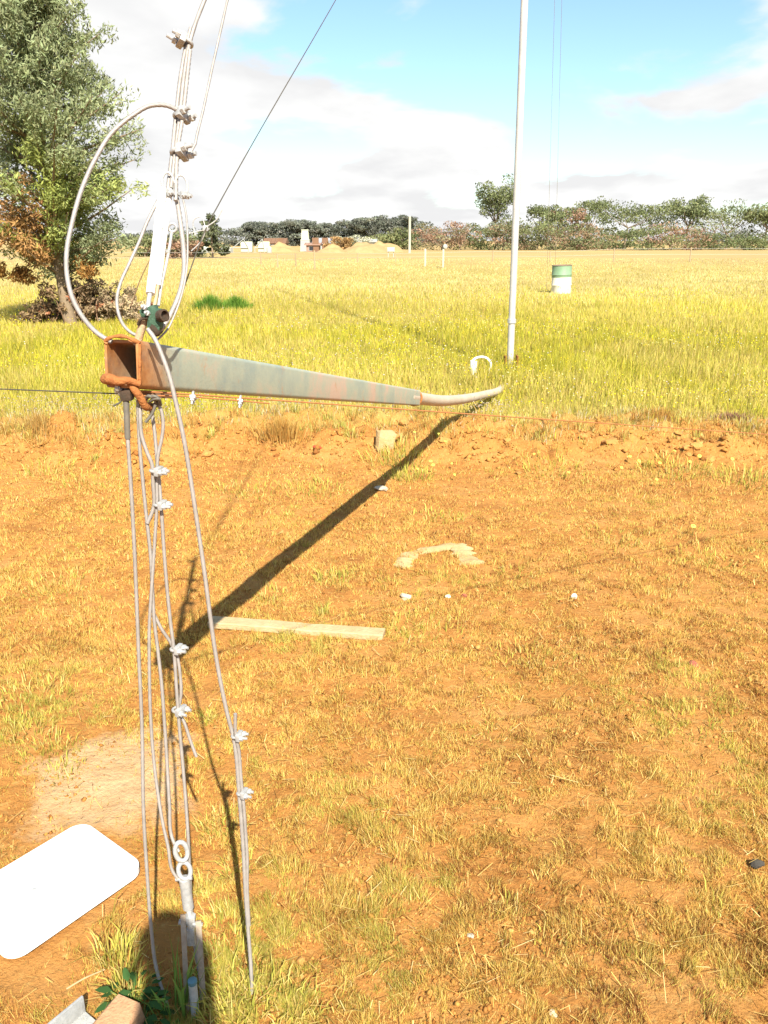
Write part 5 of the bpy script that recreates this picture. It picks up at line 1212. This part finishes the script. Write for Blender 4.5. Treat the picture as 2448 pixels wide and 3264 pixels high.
for kz, lab in ((0.92, 'top plain wire of the far paddock fence'), (0.55, 'middle plain wire of the far paddock fence')):
    mb = MB(); Q = [c + [0, 0, h * kz] for c, h in pts_]; Q = [Q[0] + [-25, 0, 0]] + Q + [Q[-1] + [30, 0, 0]]; mb.tube(Q, 0.006, 5)
    tag(mb.build('fence_wire', 'galvanised_dull'), lab, 'fence wire', 'wires of the far paddock fence')
post(1355, 793, 852, 0.055, 'pale_post', 'white_post', 'low white post left of the post with the meter', 'post', sq=True)
e, c, h = post(1412, 790, 856, 0.055, 'pale_post', 'white_post', 'white post carrying a round meter on top', 'post', sq=True)
mb = MB(); mb.lathe(c + [0.10, -0.05, h + 0.08], (0.2, -1, 0), [(0.05, -0.06), (0.13, -0.05), (0.13, 0.04), (0.09, 0.06)], 16); mb.build('meter', 'shed_white', e)
mb = MB(); mb.bbox(c + [0.0, 0, h + 0.05], (0.14, 0.12, 0.22), 0.02); mb.build('bracket', 'dark_stone', e)
e, c, h = post(1305, 692, 808, 0.17, 'pale_post', 'utility_pole', 'tall pale utility pole in front of the far trees', 'pole')
mb = MB(); mb.lathe(c + [0, 0, h], (0, 0, 1), [(0.15, 0), (0.17, 0.02), (0.14, 0.10), (0.05, 0.13)], 12); mb.build('cap', 'pale_post', e)
e = empty('meter_box', gnd(1246, 822), 'small white box on a stand in front of the earth mound', 'box'); c = gnd(1246, 822)
mb = MB(); mb.bbox(c + [0, 0, 0.75], (0.72, 0.3, 0.42), 0.02); bx = mb.build('box', 'shed_white', e)
mb = MB(); mb.box(c + [0, -0.16, 0.75], (0.55, 0.02, 0.26)); mb.build('door', 'shed_cream', bx)
for s in (-1, 1): mb = MB(); mb.box(c + [s * 0.25, 0, 0.27], (0.06, 0.06, 0.56)); mb.build('leg', 'shed_white', e)

# farm buildings, about 120 m away
YB = 125.0; MPP = YB / F_PX
def bx_px(x0, x1, y0, y1, Y, depth):
    p, q = at((x0 + x1) / 2, (y0 + y1) / 2, Y), None
    w = (x1 - x0) * Y / F_PX; hh = (y1 - y0) * Y / F_PX
    return p + np.array([0, depth / 2, 0]), (w, depth, hh)
def building(name, label, cat, Y, x0, x1, ytop, ywall, ybase, wall_m, roof_m, depth=4.0, windows=(), door=None, ridge=True):
    base = at((x0 + x1) / 2, ybase, Y); base[2] = 0; e = empty(name, base, label, cat)
    zt, zw = at(x0, ytop, Y)[2], at(x0, ywall, Y)[2]
    xl, xr = at(x0, ywall, Y)[0], at(x1, ywall, Y)[0]
    mb = MB(); mb.box(((xl + xr) / 2, Y + depth / 2, zw / 2), (xr - xl, depth, zw)); w = mb.build('wall', wall_m, e, smooth=False)
    mb = MB(); o = 0.25
    if ridge: V = [(xl - o, Y - o, zw), (xr + o, Y - o, zw), (xr + o, Y + depth + o, zw), (xl - o, Y + depth + o, zw), (xl - o, Y + depth / 2, zt), (xr + o, Y + depth / 2, zt)]; F = [(0, 1, 5, 4), (2, 3, 4, 5), (0, 4, 3), (1, 2, 5), (0, 3, 2, 1)]
    else: V = [(xl - o, Y - o, zw + .005), (xr + o, Y - o, zw + .005), (xr + o, Y + depth + o, zw + .005), (xl - o, Y + depth + o, zw + .005), (xl - o, Y - o, zw + .12), (xr + o, Y - o, zw + .12), (xr + o, Y + depth + o, zt), (xl - o, Y + depth + o, zt)]; F = [(0, 3, 2, 1), (4, 5, 6, 7), (0, 1, 5, 4), (1, 2, 6, 5), (2, 3, 7, 6), (3, 0, 4, 7)]
    mb.add(V, F); rf = mb.build('roof', roof_m, e, smooth=False)
    mb = MB(); nn = max(4, int((xr - xl) / 0.5))
    for i in range(nn + 1):
        x = xl - o + (xr - xl + 2 * o) * i / nn
        if ridge: mb.tube([(x, Y - o, zw + 0.03), (x, Y + depth / 2, zt + 0.03)], 0.035, 4)
        else: mb.tube([(x, Y - o, zw + 0.15), (x, Y + depth + o, zt + 0.03)], 0.035, 4)
    mb.build('corrugation', roof_m, rf, smooth=False)
    for (a, b) in windows:
        xx = xl + (xr - xl) * a; mb = MB(); mb.box((xx, Y - 0.03, zw * b), (0.7, 0.05, 0.6)); wf = mb.build('window', 'shed_white', e, smooth=False)
        mb = MB(); mb.box((xx, Y - 0.07, zw * b), (0.55, 0.03, 0.45)); mb.build('pane', 'window_dark', wf, smooth=False)
    if door is not None:
        xx = xl + (xr - xl) * door; mb = MB(); mb.box((xx, Y - 0.04, 0.95), (0.9, 0.06, 1.9)); dr = mb.build('door', 'shed_brown', e, smooth=False)
        mb = MB(); mb.box((xx + 0.32, Y - 0.09, 0.95), (0.08, 0.05, 0.08)); mb.build('handle', 'galvanised_dull', dr, smooth=False)
    return e
building('white_shed', 'small shed with shiny corrugated roof right of the cream tower', 'shed', YB, 1000, 1052, 758, 778, 800, 'shed_white', 'roof_iron', 4.0, ((0.3, 0.6),), 0.7)
building('pink_shed', 'low pinkish shed with red roof in front of the cream tower', 'shed', YB - 7, 976, 1016, 774, 782, 800, 'shed_pink', 'shed_pink', 2.5, ((0.4, 0.55),), 0.75, ridge=False)
building('brown_shed', 'long rusty brown roofed shed left of the cream tower', 'shed', YB + 12, 842, 906, 759, 776, 795, 'shed_brown', 'shed_brown', 5.0, ((0.25, 0.55), (0.5, 0.55)), 0.8)
building('long_white_shed', 'long low white shed behind the pale rounded bush', 'shed', YB + 14, 1142, 1197, 762, 772, 795, 'shed_white', 'shed_white', 4.0, ((0.3, 0.5), (0.7, 0.5)), None, ridge=False)
# cream water tower: white tank base and a tapering cream tower
b = at(974, 792, YB - 2); b[2] = 0; e = empty('cream_tower', b, 'narrow cream tower on a white block among the far sheds', 'tower')
z1, z2 = at(974, 766, YB - 2)[2], at(974, 734, YB - 2)[2]
def frus(mb, w0, w1, za, zb):
    V = [(b[0] + sx * w / 2, b[1] + sy * w / 2, z) for z, w in ((za, w0), (zb, w1)) for sx, sy in ((-1, -1), (1, -1), (1, 1), (-1, 1))]
    return mb.add(V, [(0, 3, 2, 1), (4, 5, 6, 7), (0, 1, 5, 4), (1, 2, 6, 5), (2, 3, 7, 6), (3, 0, 4, 7)])
mb = MB(); frus(mb, 1.45, 1.25, 0, z1); mb.build('lower_block', 'shed_white', e, smooth=False)
mb = MB(); frus(mb, 1.32, 1.32, z1 + 0.003, z1 + 0.10); mb.build('ledge', 'shed_cream', e, smooth=False)
mb = MB(); frus(mb, 1.02, 0.90, z1 + 0.103, z2); mb.build('tower_shaft', 'shed_cream', e, smooth=False)
mb = MB(); frus(mb, 1.04, 0.98, z2 + 0.003, z2 + 0.08); mb.build('cap', 'shed_cream', e, smooth=False)
mb = MB(); mb.box(b + [0.15, -0.535, z1 + 0.75], (0.05, 0.05, 1.2)); mb.build('downpipe', 'galvanised_dull', e, smooth=False)
# white gable frames standing in the yard
for k, (xt, xl, xr, lab) in enumerate(((776, 742, 792, 'white triangular frame left of the pair before the dark trees'), (836, 812, 842, 'white triangular frame right of the pair beside the brown shed'))):
    Yf = 112.0; g_ = at(xt, 800, Yf); g_[2] = 0; e = empty('gable_frame', g_, lab, 'frame', 'white triangular frames by the sheds')
    top, l_, r_ = at(xt, 762, Yf), at(xl, 790, Yf), at(xr, 790, Yf)
    for nm, a, b2 in (('rafter', top, l_), ('rafter', top, r_), ('tie_beam', l_, r_)): mb = MB(); mb.cyl(a, b2, 0.055, 6); mb.build(nm, 'shed_white', e)
    for a in (l_, r_): mb = MB(); mb.cyl(a, [a[0], a[1], -0.1], 0.055, 6); mb.build('leg', 'shed_white', e)
    mb = MB(); mb.bbox([(top[0] + r_[0]) / 2, Yf + 0.6, 0.75], (1.5, 1.0, 1.3), 0.1); mb.build('covered_load', 'shed_cream', e)
# pale low tanks in the yard left of the frames
for (px, w, lab) in ((652, 34, 'low white tank at the foot of the conical tree'), (722, 36, 'low pale tank left of the white frames'), (858, 16, 'small pale tank below the brown shed')):
    Yt = 110.0; g_ = at(px, 800, Yt); g_[2] = 0; R = w * Yt / F_PX / 2; e = empty('low_tank', g_, lab, 'tank', 'low pale tanks in the farm yard')
    mb = MB(); mb.lathe(g_, (0, 0, 1), [(R * .98, -0.05), (R, 0), (R, 0.62), (R * .97, 0.64)], 20); mb.build('wall', 'shed_white', e)
    mb = MB(); mb.lathe(g_ + [0, 0, 0.645], (0, 0, 1), [(R * 1.03, 0), (R * 0.5, 0.14), (0.05, 0.2)], 20); mb.build('roof', 'shed_cream', e)
# earth stockpiles
def mound(px, top, base, wpx, Y, label, seed):
    g_ = at(px, base, Y); g_[2] = 0; H = at(px, top, Y)[2]; W = wpx * Y / F_PX
    n = 26; r = np.random.default_rng(seed); V, fs = [], []
    for i in range(n):
        for j in range(n):
            u, v = 2 * i / (n - 1) - 1, 2 * j / (n - 1) - 1; q = math.hypot(u, v)
            z = max(0, 1 - q) ** 0.75 * (0.75 + 0.5 * float(value_noise(np.array([u * 3.1 + seed]), np.array([v * 3.1]), 80)[0])) * H
            V.append((g_[0] + u * W / 2, g_[1] + v * W / 2, z - 0.08 + (r.normal(0, 0.04) if q < 0.9 else 0)))
    fs = [(i * n + j, (i + 1) * n + j, (i + 1) * n + j + 1, i * n + j + 1) for i in range(n - 1) for j in range(n - 1)]
    mb = MB(); mb.add(V, fs); tag(mb.build('earth_mound', 'stockpile', org=g_, angle=60), label, 'earth mound', 'earth mounds by the sheds')
mound(1165, 768, 805, 170, 112, 'wide pale earth mound in front of the long white shed', 3)
mound(1225, 764, 805, 130, 116, 'highest earth mound left of the utility pole', 8)
mound(890, 772, 805, 130, 118, 'low earth mound in front of the brown shed', 5)
mound(1060, 778, 806, 110, 110, 'low earth mound in front of the golden bush', 6)

# ------------------------------------------------------------------ the photographer, whose head throws the oval shadow
def photographer():
    Gh = gnd(550, 2885); kk = 1.81 / -SUNDIR[2]
    top = Gh - SUNDIR * kk                      # where the crown of the head must be for its shadow to fall there
    hx, hy = top[0], top[1]
    g_ = np.array([hx + 0.03, hy - 0.22, 0.0]); e = empty('person', g_, 'person in dark blue shirt holding up a phone, seen only as a shadow', 'person')
    def J(x, y, z): return (x, y, z)
    nx, ny = hx, hy
    pts = {'pelvis': (nx, ny - 0.46, 0.92), 'waist': (nx, ny - 0.43, 1.06), 'chest': (nx, ny - 0.36, 1.20), 'neckb': (nx, ny - 0.22, 1.36), 'neck': (nx, ny - 0.075, 1.475), 'jaw': (nx, ny - 0.02, 1.535), 'head': (nx, ny - 0.03, 1.62), 'crown': (nx, ny - 0.035, 1.68)}
    edges = [('pelvis', 'waist'), ('waist', 'chest'), ('chest', 'neckb'), ('neckb', 'neck'), ('neck', 'jaw'), ('jaw', 'head'), ('head', 'crown')]
    rad = {'pelvis': (0.16, 0.12), 'waist': (0.145, 0.11), 'chest': (0.15, 0.115), 'neckb': (0.08, 0.075), 'neck': (0.060, 0.062), 'jaw': (0.062, 0.078), 'head': (0.076, 0.095), 'crown': (0.052, 0.064)}
    for s, S in ((-1, 'l'), (1, 'r')):
        pts.update({S + 'sh': (nx + s * 0.155, ny - 0.37, 1.29), S + 'el': (nx + s * 0.13, ny - 0.22, 1.05), S + 'wr': (s * 0.055 + nx * 0.2, -0.075, 1.45), S + 'pa': (s * 0.052, -0.045, 1.505),
                    S + 'hip': (nx + s * 0.10, ny - 0.46, 0.86), S + 'kn': (nx + s * 0.12, ny - 0.38, 0.48), S + 'an': (nx + s * 0.13, ny - 0.42, 0.09), S + 'to': (nx + s * 0.15, ny - 0.26, 0.035)})
        edges += [('chest', S + 'sh'), (S + 'sh', S + 'el'), (S + 'el', S + 'wr'), (S + 'wr', S + 'pa'), ('pelvis', S + 'hip'), (S + 'hip', S + 'kn'), (S + 'kn', S + 'an'), (S + 'an', S + 'to')]
        rad.update({S + 'sh': (0.06, 0.06), S + 'el': (0.043, 0.043), S + 'wr': (0.028, 0.028), S + 'pa': (0.034, 0.018), S + 'hip': (0.09, 0.09), S + 'kn': (0.06, 0.06), S + 'an': (0.042, 0.042), S + 'to': (0.042, 0.032)})
        for f, (dx, dz, L) in enumerate(((-0.004, 0.030, 0.030), (-0.005, 0.045, 0.032), (-0.005, 0.055, 0.030), (-0.004, 0.062, 0.024))):   # four fingers curled round the phone
            a, b2 = S + 'f%da' % f, S + 'f%db' % f
            pts[a] = (s * 0.056, -0.040 + 0.004 * f, 1.505 + dz - 0.02); pts[b2] = (s * (0.056 - L), -0.028, 1.512 + dz - 0.02 + 0.016 * f - 0.01)
            edges += [(S + 'pa', a), (a, b2)]; rad[a] = (0.009, 0.009); rad[b2] = (0.0075, 0.0075)
        pts[S + 't1'] = (s * 0.044, -0.058, 1.535); pts[S + 't2'] = (s * 0.026, -0.052, 1.556); edges += [(S + 'pa', S + 't1'), (S + 't1', S + 't2')]; rad[S + 't1'] = (0.010, 0.010); rad[S + 't2'] = (0.008, 0.008)
    for n in pts:                               # a tall person: stretch everything but the raised hands
        if not (n[1:] in ('wr', 'pa', 't1', 't2') or n[1] == 'f'): pts[n] = (pts[n][0], pts[n][1], pts[n][2] * 1.045)
    for n in pts:                               # the lens sits at the phone's right end, so phone and hands are left of it
        if n[1:] in ('wr', 'pa', 't1', 't2') or n[1] == 'f': pts[n] = (pts[n][0] - 0.04, pts[n][1], pts[n][2])
    names = list(pts); ix = {n: i for i, n in enumerate(names)}
    me = bpy.data.meshes.new('body'); me.from_pydata([tuple(np.array(pts[n]) - g_) for n in names], [(ix[a], ix[b2]) for a, b2 in edges], []); me.update()
    ob = bpy.data.objects.new('body', me); col.objects.link(ob); ob.parent = e
    md = ob.modifiers.new('skin', 'SKIN'); 
    if not me.skin_vertices: 
        bpy.context.view_layer.objects.active = ob
    for n in names:
        sv = me.skin_vertices[0].data[ix[n]]; sv.radius = rad[n]; sv.use_root = (n == 'pelvis')
    ob.modifiers.new('smooth', 'SUBSURF').levels = 2; ob.modifiers['smooth'].render_levels = 2
    dg = bpy.context.evaluated_depsgraph_get(); ev = ob.evaluated_get(dg); nm = bpy.data.meshes.new_from_object(ev)
    ob.modifiers.clear(); ob.data = nm
    nm.materials.clear()
    for m in ('skin', 'shirt', 'trousers', 'phone_black'): nm.materials.append(MATS[m])
    for p in nm.polygons:
        c = p.center; z = c[2]; d = math.hypot(c[0], c[1]); wy = c[1] + g_[1]
        p.material_index = 3 if z < 0.075 else 2 if z < 0.96 else (1 if (z < 1.49 and wy < -0.24) or (z < 1.42 and wy < -0.10) else 0); p.use_smooth = True
    hr = MB(); P, fs = lumpy(5, 0.087, 0.102, 0.075, 3, 0.1); hr.add(P + [nx, ny - 0.055, 1.742], fs); hr.build('hair', 'hair', e)
    ns = MB(); ns.lathe((nx, ny + 0.055, 1.646), (0, 0.35, 1), [(0.006, -0.012), (0.014, 0), (0.009, 0.022), (0.004, 0.04)], 10); ns.build('nose', 'skin', e)
    for s in (-1, 1):
        er = MB(); P, fs = lumpy(6, 0.010, 0.022, 0.032, 2, 0.1); er.add(P + [nx + s * 0.080, ny - 0.04, 1.672], fs); er.build('ear', 'skin', e)
        ey_ = MB(); P, fs = lumpy(7, 0.012, 0.006, 0.007, 2, 0.0); ey_.add(P + [nx + s * 0.030, ny + 0.052, 1.688], fs); ey_.build('eye', 'shed_white', e)
    mo = MB(); mo.tube([(nx - 0.022, ny + 0.050, 1.615), (nx, ny + 0.056, 1.613), (nx + 0.022, ny + 0.050, 1.615)], 0.005, 8); mo.build('mouth', 'brick_clay', e)
    ph = MB(); ph.bbox((-0.04, -0.045, 1.545), (0.070, 0.009, 0.142), 0.004); o = ph.build('phone', 'phone_black'); tag(o, 'black phone held up in front of the photographer, out of the picture', 'phone')
photographer()
